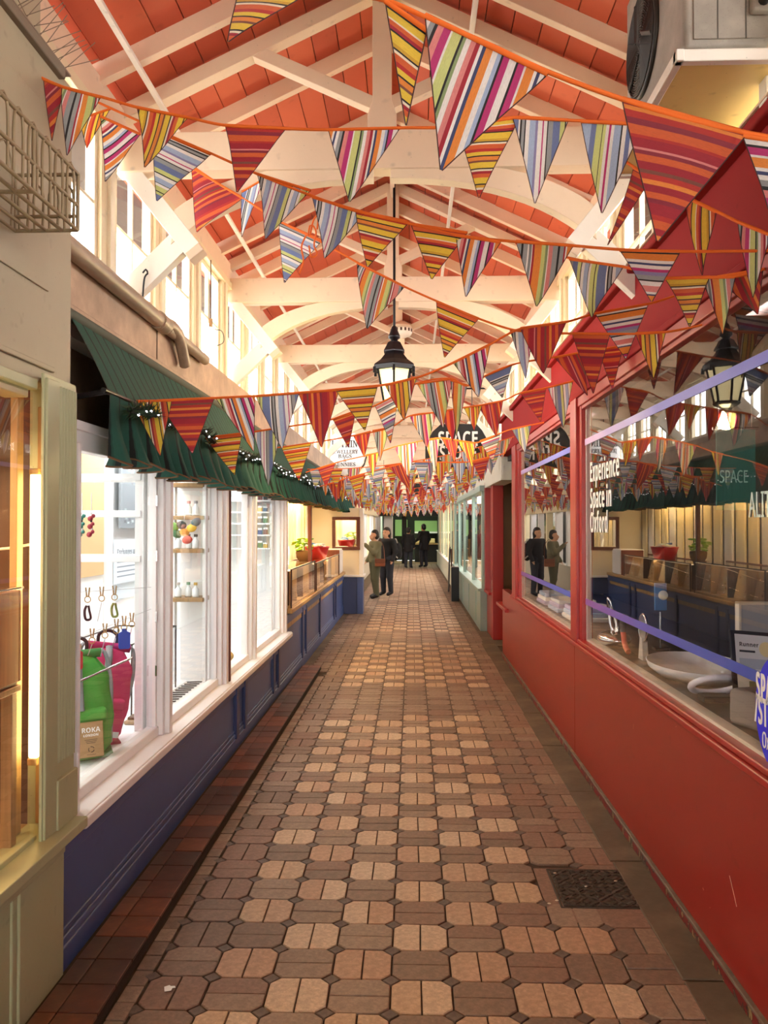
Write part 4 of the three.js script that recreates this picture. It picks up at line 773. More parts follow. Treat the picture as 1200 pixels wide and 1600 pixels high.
// ================================================================ GOODS IN THE WHITE SHOP WINDOW
const canvasTex = (w, h, draw) => { const c = document.createElement('canvas'); c.width = w; c.height = h; const x = c.getContext('2d'); draw(x, w, h); const t = new THREE.CanvasTexture(c); t.colorSpace = THREE.SRGBColorSpace; return t; };
const printed = (key, w, h, draw, rough = 0.6) => mat(key, 0xffffff, rough, { map: canvasTex(w, h, draw) });
{
  // transverse racks
  const rack = (label, d, x0, x1, heights, m, hgt, group) => {
    const r = thing('shelf_rack', label, 'shelf rack', [0, 0, -d]);
    for (const x of [x0, x1]) mk('upright', box(x - 0.012, 0.63, -0.1, x + 0.012, 2.12, -0.04, 0.003), innerWhite, r);
    for (const y of heights) mk('shelf', box(x0, y - hgt / 2, -0.22, x1, y + hgt / 2, 0, 0.003), m, r);
    return r;
  };
  const r1 = rack('white shelf rack standing across the first bay of the white shop window', 4.47, -2.15, -1.47, [2.01, 1.81, 1.565], innerWhite, 0.036);
  mk('side_board', box(-1.505, 0.63, -0.06, -1.455, 2.12, -0.01, 0.004), innerWhite, r1);
  const r2 = rack('shelf rack with pale oak shelf edges in the second bay of the white window', 5.78, -1.68, -1.46, [2.03, 1.80, 1.567, 1.224], oak, 0.028);
  mk('back_board', box(-1.68, 0.63, -0.24, -1.46, 2.12, -0.22, 0.002), innerWhite, r2);
  const r4 = rack('narrow white rack of small boxed goods in the last bay of the white window', 8.62, -2.3, -1.47, [2.0, 1.88, 1.76, 1.64, 1.5], innerWhite, 0.016);
  mk('back_board', box(-2.3, 0.63, -0.24, -1.47, 2.12, -0.22, 0.002), innerWhite, r4);
  const tint = (i) => mat('small_goods_' + i % 8, [0x30323a, 0x7a3c36, 0x3f5f8a, 0xc9a23a, 0x4f7f52, 0xb9b6b0, 0x8a8f98, 0xd77a8a][i % 8], 0.5);
  // goods on the racks: tubs, bottles and packets, each its own thing
  const bottle = lathe([[0.001, 0], [0.022, 0], [0.024, 0.01], [0.024, 0.055], [0.010, 0.072], [0.009, 0.085], [0.012, 0.087], [0.012, 0.1], [0.001, 0.1]], 12);
  const places = [];
  for (const [y, n] of [[1.58, 3], [1.24, 3], [1.815, 2]]) for (let k = 0; k < n; k++) places.push([-1.52 - k * 0.062, y, -5.82 - 0.04 * (k % 2)]);
  places.forEach(([x, y, z], i) => {
    const row = y > 1.7 ? 'upper' : y > 1.4 ? 'middle' : 'lower', cl = ['black', 'dark red', 'blue', 'mustard', 'green', 'pale grey', 'grey', 'pink'][i % 8];
    const b = thing('small_bottle', cl + ' topped small bottle in the ' + row + ' oak shelf row of the white shop window', 'bottle', [x, y, z], 'small bottles on the oak shelf rack');
    mk('body', bottle, mat('frosted_bottle', 0xeef4f4, 0.25), b); mk('cap', rod(V(0, 0.085, 0), V(0, 0.104, 0), 0.0135, 10), tint(i), b);
  });
  for (const [r, y] of [[0, 2.008], [1, 1.888], [2, 1.768], [3, 1.648], [4, 1.508]]) for (let k = 0; k < 5; k++) {
    const t = thing('boxed_trinket', ['dark', 'russet', 'blue', 'mustard', 'green'][(r * 2 + k) % 5] + ' boxed trinket on the ' + ['top', 'second', 'third', 'fourth', 'bottom'][r] + ' shelf of the narrow white rack', 'box', [-1.53 - k * 0.055, y, -8.68], 'boxed trinkets on the narrow white rack');
    const h = R(0.045, 0.075); mk('carton', box(-0.022, 0, -0.02, 0.022, h, 0.02, 0.002), tint((r * 2 + k) % 5), t); mk('carton_lid', box(-0.0225, h * 0.72, -0.0205, 0.0225, h + 0.001, 0.0205, 0.002), innerWhite, t);
  }
  // pictures and a card
  const art = thing('printed_card', 'grey printed picture card with yellow and pink lettering behind the first white rack', 'card', [-2.5, 1.72, -7.55]);
  mk('card', box(-0.01, 0, -0.55, 0.01, 0.62, 0.5, 0.003), mat('card_grey', 0x8f979b, 0.6), art);
  mk('print', new THREE.PlaneGeometry(0.96, 0.54).rotateY(Math.PI / 2).translate(0.0115, 0.31, -0.03), printed('card_print', 512, 288, (c, w, h) => {
    c.fillStyle = '#8b9296'; c.fillRect(0, 0, w, h);
    for (let i = 0; i < 60; i++) { c.fillStyle = ['#c9d4d6', '#70777c', '#a9b4b6'][i % 3]; c.fillRect((i * 97) % w, (i * 53) % h, 30, 12); }
    c.fillStyle = '#ffe45c'; c.fillRect(200, 150, 90, 110); c.fillStyle = '#223'; c.beginPath(); c.arc(225, 190, 8, 0, 7); c.arc(265, 200, 8, 0, 7); c.fill();
    c.fillStyle = '#fff8d8'; c.fillRect(340, 140, 150, 100); c.fillStyle = '#d0306a'; c.font = 'bold 80px serif'; c.fillText('Re', 360, 220); c.fillStyle = '#e8fbff'; c.fillRect(330, 10, 170, 110);
  }), art);
  const note = thing('returns_notice', 'pale printed notice headed Exchanges and Returns on the back wall of the white shop', 'notice', [-2.53, 1.26, -7.5]);
  mk('sheet', box(-0.006, -0.02, -0.5, 0.006, 0.36, 0.5, 0.002), mat('notice_sheet', 0xe4edf2, 0.6), note);
  mk('print', new THREE.PlaneGeometry(0.96, 0.34).rotateY(Math.PI / 2).translate(0.0075, 0.17, 0), printed('notice_print', 512, 182, (c, w, h) => { c.fillStyle = '#e6eff4'; c.fillRect(0, 0, w, h); c.fillStyle = '#4a5560'; c.font = 'bold 38px serif'; c.fillText('Exchanges and Returns', 20, 60); c.fillStyle = '#8d98a4'; for (let i = 0; i < 4; i++) c.fillRect(20, 90 + i * 22, 440 - (i % 2) * 90, 6); }), note);
  // strung lines with pegged keyrings
  const line = mat('clear_line', 0xd8dce0, 0.3);
  const peg = merge([bar(V(-0.004, 0.0, 0), V(-0.009, 0.045, 0), 0.006, 0.005, 0.001, V(0, 0, 1)), bar(V(0.004, 0.0, 0), V(0.009, 0.045, 0), 0.006, 0.005, 0.001, V(0, 0, 1))]);
  const ringG = new THREE.TorusGeometry(0.014, 0.0022, 6, 18);
  const hang = [];
  const upper = (u) => at(u, lerp(926, 921, (u - 115) / 70), lerp(3.70, 4.1, (u - 115) / 100)), lower = (u) => at(u, lerp(1000, 962, (u - 115) / 95), lerp(3.66, 4.05, (u - 115) / 100));
  for (const [f, nm, lb] of [[upper, 'hanging_line', 'upper thin clear line strung across the first white shop window'], [lower, 'hanging_line', 'lower thin clear line strung across the first white shop window']]) { const l = mk(nm, tube([f(108), f(150), f(200), f(236)], 0.0014, 12, 5), line); l.userData = { label: lb, category: 'line' }; }
  const fob = {
    strap: (m, l) => tube([V(-0.004, -0.02, 0), V(-0.012, -0.5 * l, 0.004), V(-0.006, -l, 0), V(0.012, -l * 0.96, -0.004), V(0.008, -0.5 * l, 0), V(0.004, -0.02, 0)], 0.006, 24, 6),
    tag: (w, h) => prism([[-w / 2 + 0.006, -h], [w / 2 - 0.006, -h], [w / 2, -h + 0.006], [w / 2, -0.02], [w * 0.2, -0.012], [w * 0.2, 0], [-w * 0.2, 0], [-w * 0.2, -0.012], [-w / 2, -0.02], [-w / 2, -h + 0.006]], 0.006, 0.0012),
    ribbon: (l) => bar(V(0, -0.01, 0), V(-0.018, -l, 0.004), 0.012, 0.003, 0.001),
  };
  const put = (p, kind, color, label, l, w) => {
    const k = thing('keyring', label, 'keyring', [p.x, p.y - 0.014, p.z]);
    mk('peg', peg.clone().translate(0, -0.012, 0), pine, k);
    mk('ring', ringG.clone().translate(0, -0.022, 0), mat('brass_ring', 0xb08a4a, 0.3, { metalness: 1 }), k);
    const g = kind === 'strap' ? fob.strap(0, l) : kind === 'tag' ? fob.tag(w, l) : fob.ribbon(l);
    mk('fob', moved(g, 0, -0.03, kind === 'tag' ? -0.003 : 0, kind === 'tag' ? 0.5 : 0), mat('fob_' + color.toString(16), color, 0.45), k);
    return k;
  };
  put(upper(137), 'strap', 0x3a1420, 'dark maroon looped leather strap keyring on the upper line of the white window', 0.085);
  put(upper(159), 'ribbon', 0xe6e2e6, 'white ribbon keyring on the upper line of the white window', 0.10);
  put(upper(179), 'strap', 0x8f9a44, 'olive green looped strap keyring on the upper line of the white window', 0.085);
  put(upper(118), 'strap', 0x23303a, 'dark teal strap keyring nearest the pilaster on the upper line', 0.10);
  put(lower(122), 'tag', 0xc62c30, 'red luggage tag keyring hanging above the green backpack', 0.095, 0.036);
  put(lower(144), 'ribbon', 0xc8b6a8, 'beige ribbon keyring on the lower line beside the red tag', 0.06);
  put(lower(164), 'ribbon', 0xb0b4c4, 'lilac grey ribbon keyring on the lower line above the pink backpack', 0.09);
  put(lower(182), 'ribbon', 0x8a6450, 'brown ribbon keyring beside the blue luggage tag', 0.075);
  put(lower(194), 'tag', 0x2c48b8, 'blue rectangular luggage tag keyring on the lower line', 0.095, 0.052);
  put(lower(206), 'ribbon', 0xe2b4c4, 'pink ribbon keyring to the far side of the blue luggage tag', 0.095);
  // the charm pair high up
  for (const [u, c, lb] of [[128, 0x3f8a7c, 'teal green beaded charm hanging high in the first bay of the white window'], [143, 0xb23c48, 'red and white beaded charm hanging high in the first bay of the white window']]) {
    const p = at(u, 802, 4.02), k = thing('bag_charm', lb, 'charm', [p.x, p.y, p.z]);
    mk('cord', rod(V(0, 0, 0), V(0, 0.1, 0), 0.002, 5), innerWhite, k);
    const m = mat('charm_' + c.toString(16), c, 0.4);
    for (let i = 0; i < 9; i++) mk('bead', new THREE.SphereGeometry(0.006 + 0.004 * (i % 3), 8, 6).translate(0.010 * Math.sin(i * 2.1), -i * 0.013, 0.008 * Math.cos(i * 1.7)), i % 3 ? m : i % 2 ? darkMetal : innerWhite, k);
  }
  // rail across the bags
  const rail = mk('display_rail', rod(at(112, 1070, 3.66), at(206, 1028, 4.2), 0.006, 8), chrome); rail.userData = { label: 'thin steel display rail slanting in front of the two backpacks', category: 'rail' };

  // backpacks
  const backpack = (label, pos, turn, col, dark, tagText, lean) => {
    const b = thing('backpack', label, 'backpack', pos); b.rotation.set(0, turn, lean);
    const m = mat('pack_' + col.toString(16), col, 0.75, { bumpMap: rep(T.bump, 3), bumpScale: 0.003 }), mD = mat('pack_' + dark.toString(16), dark, 0.75), grey = mat('pack_webbing', 0x9a9ea0, 0.7);
    const body = new THREE.SphereGeometry(1, 36, 28), p = body.attributes.position;
    for (let i = 0; i < p.count; i++) {                              // soft upright sack, squarer below, folded in at the top
      let x = p.getX(i), y = p.getY(i), z = p.getZ(i); const q = (v, e) => Math.sign(v) * Math.pow(Math.abs(v), e);
      const yy = q(y, 0.62), s = 1 - 0.22 * Math.max(0, yy) ** 2 + 0.03 * Math.sin(yy * 9 + x * 3);
      p.setXYZ(i, q(x, 0.6) * 0.15 * s + 0.004 * Math.sin(yy * 14), yy * 0.25 + 0.25, q(z, 0.62) * 0.085 * (1 - 0.15 * yy) + 0.004 * Math.sin(x * 12 + yy * 8));
    }
    body.computeVertexNormals(); mk('pack_body', body, m, b);
    const pk = new THREE.SphereGeometry(1, 28, 20), pp = pk.attributes.position;
    for (let i = 0; i < pp.count; i++) { const q = (v, e) => Math.sign(v) * Math.pow(Math.abs(v), e); pp.setXYZ(i, q(pp.getX(i), 0.55) * 0.122, q(pp.getY(i), 0.55) * 0.105 + 0.125, q(pp.getZ(i), 0.6) * 0.05 + 0.075); }
    pk.computeVertexNormals(); mk('front_pocket', pk, m, b);
    mk('pocket_flap', box(-0.118, 0.19, 0.06, 0.118, 0.245, 0.132, 0.02), m, b);
    mk('roll_top', rod(V(-0.11, 0.495, 0.02), V(0.11, 0.495, 0.02), 0.022, 14), mD, b);
    mk('grab_handle', tube([V(-0.045, 0.49, -0.03), V(-0.045, 0.55, -0.035), V(0, 0.572, -0.035), V(0.045, 0.55, -0.035), V(0.045, 0.49, -0.03)], 0.009, 20, 8), darkMetal, b);
    mk('strap', tube([V(0.0, 0.50, 0.05), V(0.0, 0.44, 0.105), V(0.0, 0.33, 0.105), V(0.0, 0.245, 0.13)], 0.011, 20, 6).scale(1.6, 1, 1), grey, b);
    for (const s of [-1, 1]) mk('shoulder_strap', tube([V(s * 0.07, 0.48, -0.05), V(s * 0.12, 0.50, 0.0), V(s * 0.145, 0.38, 0.03), V(s * 0.14, 0.2, 0.02), V(s * 0.13, 0.05, 0.0)], 0.010, 24, 6), grey, b);
    mk('base_panel', box(-0.135, 0.0, -0.07, 0.135, 0.03, 0.085, 0.012), mD, b);
    if (tagText) {
      const tg = mk('swing_tag', box(-0.055, 0.0, 0.135, 0.055, 0.165, 0.138, 0.001), mat('kraft_card', 0xb08a5a, 0.8), b);
      mk('tag_print', new THREE.PlaneGeometry(0.106, 0.16).translate(0, 0.0825, 0.1392), printed('tag_print', 256, 384, (c, w, h) => {
        c.fillStyle = '#b58f60'; c.fillRect(0, 0, w, h); c.fillStyle = '#fff'; c.textAlign = 'center'; c.font = 'bold 76px sans-serif'; c.fillText('ROKA', 128, 110); c.font = 'bold 38px sans-serif'; c.fillText('LONDON', 128, 156);
        c.fillStyle = '#4a3420'; c.font = '20px sans-serif'; for (let i = 0; i < 3; i++) c.fillRect(60 + 10 * i, 190 + i * 18, 136 - 20 * i, 6);
        c.strokeStyle = '#3a2a18'; c.lineWidth = 9; for (let k = 0; k < 3; k++) { c.beginPath(); c.arc(128, 302, 30, k * 2.094 + 0.25, k * 2.094 + 1.7); c.stroke(); } c.fillRect(80, 356, 96, 5);
      }), tg);
      tg.rotation.z = -0.02; tg.position.set(0.035, 0.03, 0.01);
      mk('tag_string', rod(V(-0.03, 0.2, 0.142), V(-0.02, 0.30, 0.115), 0.0015, 5), innerWhite, b);
    } else {
      mk('swing_tag', box(-0.16, 0.03, 0.10, -0.06, 0.2, 0.104, 0.001), mat('kraft_card', 0xb08a5a, 0.8), b).rotation.z = -0.12;
      mk('label_patch', box(0.07, 0.055, 0.124, 0.105, 0.085, 0.128, 0.002), innerWhite, b);
    }
    return b;
  };
  backpack('bright green backpack with grey strap and kraft swing tag in the white shop window', [-1.585, 0.632, -3.98], 0.42, 0x4fae42, 0x2b7a34, true, 0.06);
  backpack('hot pink backpack with grey strap beside the green backpack in the white window', [-1.645, 0.632, -4.24], 0.5, 0xee3f7c, 0xb02058, false, -0.16);
  // glass case of the second bay with rows of black hair clips
  const gc = thing('glass_case', 'glass display case with black edges in the second bay of the white shop window', 'display case', [-1.82, 0.635, -5.2]);
  const ed = mat('black_edge', 0x1e1f22, 0.4);
  for (const x of [-0.2, 0.2]) for (const z of [-0.48, 0.42]) mk('edge', box(x - 0.004, 0.0, z - 0.004, x + 0.004, 0.42, z + 0.004, 0.001), ed, gc);
  for (const x of [-0.2, 0.2]) mk('edge', box(x - 0.004, 0.416, -0.48, x + 0.004, 0.424, 0.42, 0.001), ed, gc);
  for (const z of [-0.48, 0.42]) mk('edge', box(-0.2, 0.416, z - 0.004, 0.2, 0.424, z + 0.004, 0.001), ed, gc);
  mk('pane', new THREE.PlaneGeometry(0.9, 0.41).rotateY(Math.PI / 2).translate(0.2, 0.21, -0.03), coolPane, gc);
  mk('pane', new THREE.PlaneGeometry(0.4, 0.41).translate(0, 0.21, 0.42), coolPane, gc);
  const clipG = prism([[-0.05, -0.006], [0.05, -0.009], [0.052, 0.004], [0.0, 0.010], [-0.05, 0.006]], 0.006, 0.001);
  for (let i = 0; i < 14; i++) { const k = mk('hair_clip', moved(clipG.clone(), 0, 0, 0, 0.25, -Math.PI / 2, 0), ed, null, [-1.52, 0.647, -4.86 - i * 0.072]); k.userData = { label: 'black tapered hair clip in the row along the sill of the second white window bay', category: 'hair clip', group: 'row of black hair clips along the white window' }; }
  const tray = thing('clip_tray', 'thin white tray under the row of black hair clips', 'tray', [-1.52, 0.631, -5.3]);
  mk('tray_base', box(-0.075, 0, -0.56, 0.075, 0.008, 0.5, 0.002), innerWhite, tray); mk('tray_lip', box(-0.08, 0, -0.565, -0.07, 0.014, 0.505, 0.002), innerWhite, tray);
  // plush and purse
  const sc = thing('scarf_ring', 'cluster of orange, green and yellow fabric birds hanging in the second window bay', 'toy', [0, 0, 0]);
  { const p = at(288, 832, 5.6); sc.position.copy(p); [[0, 0, 0xf2a23a], [0.05, 0.03, 0xf6c63a], [-0.05, -0.01, 0x2f6a3a], [0.08, 0.07, 0x1f5a66], [-0.02, 0.05, 0x222], [0.02, -0.05, 0xd8432f], [-0.07, 0.04, 0x7fae4a]].forEach(([x, y, c]) => mk('bird', moved(new THREE.SphereGeometry(0.028, 10, 8).scale(1.3, 1, 0.8), x, y, 0, 0, 0, x * 6), mat('bird_' + c.toString(16), c, 0.7), sc)); mk('cord', rod(V(0, 0.05, 0), V(0, 0.2, 0), 0.002, 5), innerWhite, sc); }
  const pr = thing('patterned_purse', 'gold topped purse with a blue and white patterned body in the third white window bay', 'purse', [-1.55, 0.632, -6.45]);
  mk('purse_body', moved(new THREE.SphereGeometry(1, 24, 16).scale(0.10, 0.13, 0.13), 0, 0.12, 0), mat('purse_pattern', 0xffffff, 0.6, { map: dtex(64, 64, (u, v) => (Math.sin(u * 50) * Math.sin(v * 38 + Math.sin(u * 20) * 2) > 0.1 ? [0.55, 0.78, 0.9] : [0.95, 0.97, 0.98])) }), pr);
  mk('purse_top', moved(new THREE.SphereGeometry(1, 24, 16).scale(0.085, 0.10, 0.11), 0.01, 0.24, 0), mat('gold_leather', 0xb99a3a, 0.35, { metalness: 0.5 }), pr);
  mk('purse_clasp', box(0.07, 0.22, -0.03, 0.1, 0.25, 0.03, 0.006), mat('gold_leather', 0), pr);
  const gd = thing('gold_pouch', 'small mustard pouch lying beyond the patterned purse in the third white window bay', 'pouch', [-1.53, 0.632, -6.75]);
  mk('pouch', moved(new THREE.SphereGeometry(1, 20, 12).scale(0.08, 0.05, 0.11), 0, 0.045, 0), mat('mustard_cloth', 0xcaa44a, 0.8), gd); mk('pouch_zip', box(-0.005, 0.088, -0.08, 0.005, 0.098, 0.08, 0.002), chrome, gd);
  const dm = thing('jewel_mat', 'open leather wallet lying at the front of the second white window bay', 'wallet', [-1.55, 0.632, -4.68]);
  mk('wallet_back', box(-0.06, 0, -0.07, 0.08, 0.02, 0.06, 0.006), woodW('tan_leather', 0xb9a07a), dm); mk('wallet_flap', box(-0.05, 0.02, -0.06, 0.05, 0.035, 0.03, 0.006), mat('leather_dark', 0x6a4a36, 0.6), dm);
}

// ================================================================ JEWELLER'S COUNTER
{
  const beige = [0xe2bd86, 0xd9b078, 0xe8c894, 0xcfa46c].map((c, i) => mat('display_board_' + i, c, 0.6, { map: rep(T.paint, 1) }));
  const gold = mat('gold', 0xe0b450, 0.25, { metalness: 1 }), pearl = mat('pearl', 0xf6efe2, 0.3), glassTop = mat('case_glass', 0xffffff, 0.0, { phys: true, transmission: 1, thickness: 0, ior: 1.5, side: THREE.DoubleSide });
  const kase = (label, z0, z1, h, n) => {
    const c = thing('counter_case', label, 'display case', [0, 0.84, 0]);
    mk('case_base', box(-1.76, 0.0, z1, -1.315, 0.03, z0, 0.004), pine, c);
    mk('corner_post', box(-1.325, 0.0, z0 - 0.02, -1.305, h, z0, 0.003), darkWood, c); mk('corner_post', box(-1.325, 0.0, z1, -1.305, h, z1 + 0.02, 0.003), darkWood, c);
    mk('top_edge', box(-1.325, h - 0.012, z1, -1.312, h + 0.004, z0, 0.002), darkMetal, c);
    mk('top_glass', new THREE.PlaneGeometry(0.44, z0 - z1).rotateX(-Math.PI / 2).translate(-1.54, h, (z0 + z1) / 2), glassTop, c);
    mk('front_glass', new THREE.PlaneGeometry(z0 - z1, h).rotateY(Math.PI / 2).translate(-1.313, h / 2, (z0 + z1) / 2), glassTop, c);
    mk('back_rail', box(-1.77, h - 0.05, z1, -1.73, h + 0.012, z0, 0.004), redWood, c);
    mk('back_board', box(-1.765, 0.02, z1, -1.745, h - 0.02, z0, 0.003), pine, c);
    mk('strip_lamp', box(-1.37, h - 0.018, z1 + 0.02, -1.325, h - 0.008, z0 - 0.02, 0.002), warmPanel, c);
    const w = (z0 - z1) / n;
    for (let i = 0; i < n; i++) {
      const za = z0 - i * w, b = mk('leaning_board', bar(V(-1.40, 0.035, za - w / 2), V(-1.47, h - 0.05, za - w / 2), w - 0.05, 0.014, 0.004, V(1, 0, 0)), beige[i % 4], c);
      for (let k = 0; k < 5; k++) { const y = 0.07 + 0.055 * k, x = -1.395 - 0.07 * (y / h) + 0.012; mk('jewel', k % 2 ? new THREE.TorusGeometry(0.016, 0.004, 6, 14).rotateY(Math.PI / 2).translate(x, y, za - w * (0.3 + 0.4 * rnd())) : new THREE.SphereGeometry(0.011, 8, 6).translate(x, y, za - w * (0.25 + 0.5 * rnd())), k % 3 ? gold : pearl, b); }
      mk('divider', box(-1.74, 0.03, za - 0.006, -1.33, h - 0.02, za + 0.006, 0.002), i % 2 ? pine : darkWood, c);
    }
    return c;
  };
  kase('near glass topped counter case with beige jewellery boards and a red wood back rail', -9.05, -11.3, 0.42, 4);
  kase('further glass topped counter case with beige jewellery boards past the red post', -11.45, -15.0, 0.38, 6);
  const wc = thing('white_cabinet', 'small white cabinet with a dark edge at the far end of the jewellery counter', 'cabinet', [-1.52, 0.84, -15.55]);
  mk('carcass', box(-0.22, 0, -0.32, 0.2, 0.46, 0.32, 0.02), shopWhite, wc); mk('door', box(0.195, 0.03, -0.3, 0.21, 0.43, 0.3, 0.006), shopWhite, wc); mk('side_edge', box(-0.2, 0.0, 0.32, 0.2, 0.45, 0.335, 0.006), redWood, wc);
  // plant pot
  const p = thing('potted_plant', 'lime green leafy plant in a woven brown pot on the jewellery case', 'plant', [-1.52, 1.262, -11.75]);
  mk('pot', lathe([[0.001, 0], [0.07, 0], [0.11, 0.06], [0.12, 0.13], [0.105, 0.16], [0.09, 0.155], [0.001, 0.14]], 20), mat('wicker_brown', 0x8a6238, 0.8, { bumpMap: rep(T.weave, 6), bumpScale: 0.004 }), p);
  p.position.y = 1.228;
  const leafM = [0x9fcf2c, 0xb8dc3a, 0x7fb82a].map((c, i) => mat('leaf_' + i, c, 0.5, { side: THREE.DoubleSide }));
  for (let i = 0; i < 34; i++) { const a = R(0, 6.28), l = R(0.05, 0.15), h = R(0.16, 0.34), g = new THREE.SphereGeometry(0.045, 8, 5).scale(1, 0.25, 0.7); mk('leaf', moved(g, Math.cos(a) * l, h, Math.sin(a) * l, a, R(-0.6, 0.6), R(-0.5, 0.5)), leafM[i % 3], p); }
  mk('stem', rod(V(0, 0.12, 0), V(0, 0.26, 0), 0.01, 6), mat('stem_green', 0x6a8a2a, 0.6), p);
  const rb = thing('red_basket', 'bright red plastic basket piled with pale packets on the jewellery case', 'basket', [-1.52, 1.222, -13.3]);
  mk('basket_body', lathe([[0.001, 0], [0.16, 0], [0.21, 0.17], [0.215, 0.17], [0.215, 0.18], [0.2, 0.18], [0.15, 0.012], [0.001, 0.012]], 28).scale(0.95, 1, 1.5), mat('red_plastic', 0xc21c24, 0.35, { side: THREE.DoubleSide }), rb);
  for (let i = 0; i < 7; i++) mk('packet', moved(cbox(0, 0, 0, 0.14, 0.03, 0.16, 0.008), R(-0.08, 0.08), 0.16 + 0.02 * i * 0.5, R(-0.18, 0.18), R(0, 3), R(-0.3, 0.3)), i % 3 ? mat('packet_pale', 0xd8e4dc, 0.5) : mat('packet_blue', 0x3f6fae, 0.5), rb);
  const mr = thing('wall_mirror', 'square mirror in a red brown wooden frame on the cream pier', 'mirror', [-1.285, 1.58, -16.345]);
  mk('glass', box(-0.22, -0.27, -0.004, 0.22, 0.27, 0.012, 0.001), mat('mirror_silver', 0xe8ecea, 0.03, { metalness: 1 }), mr);
  for (const [a, b, c, d] of [[-0.275, -0.325, 0.275, -0.26], [-0.275, 0.26, 0.275, 0.325], [-0.275, -0.26, -0.21, 0.26], [0.21, -0.26, 0.275, 0.26]]) mk('frame', box(a, b, -0.005, c, d, 0.035, 0.008), redWood, mr);
}

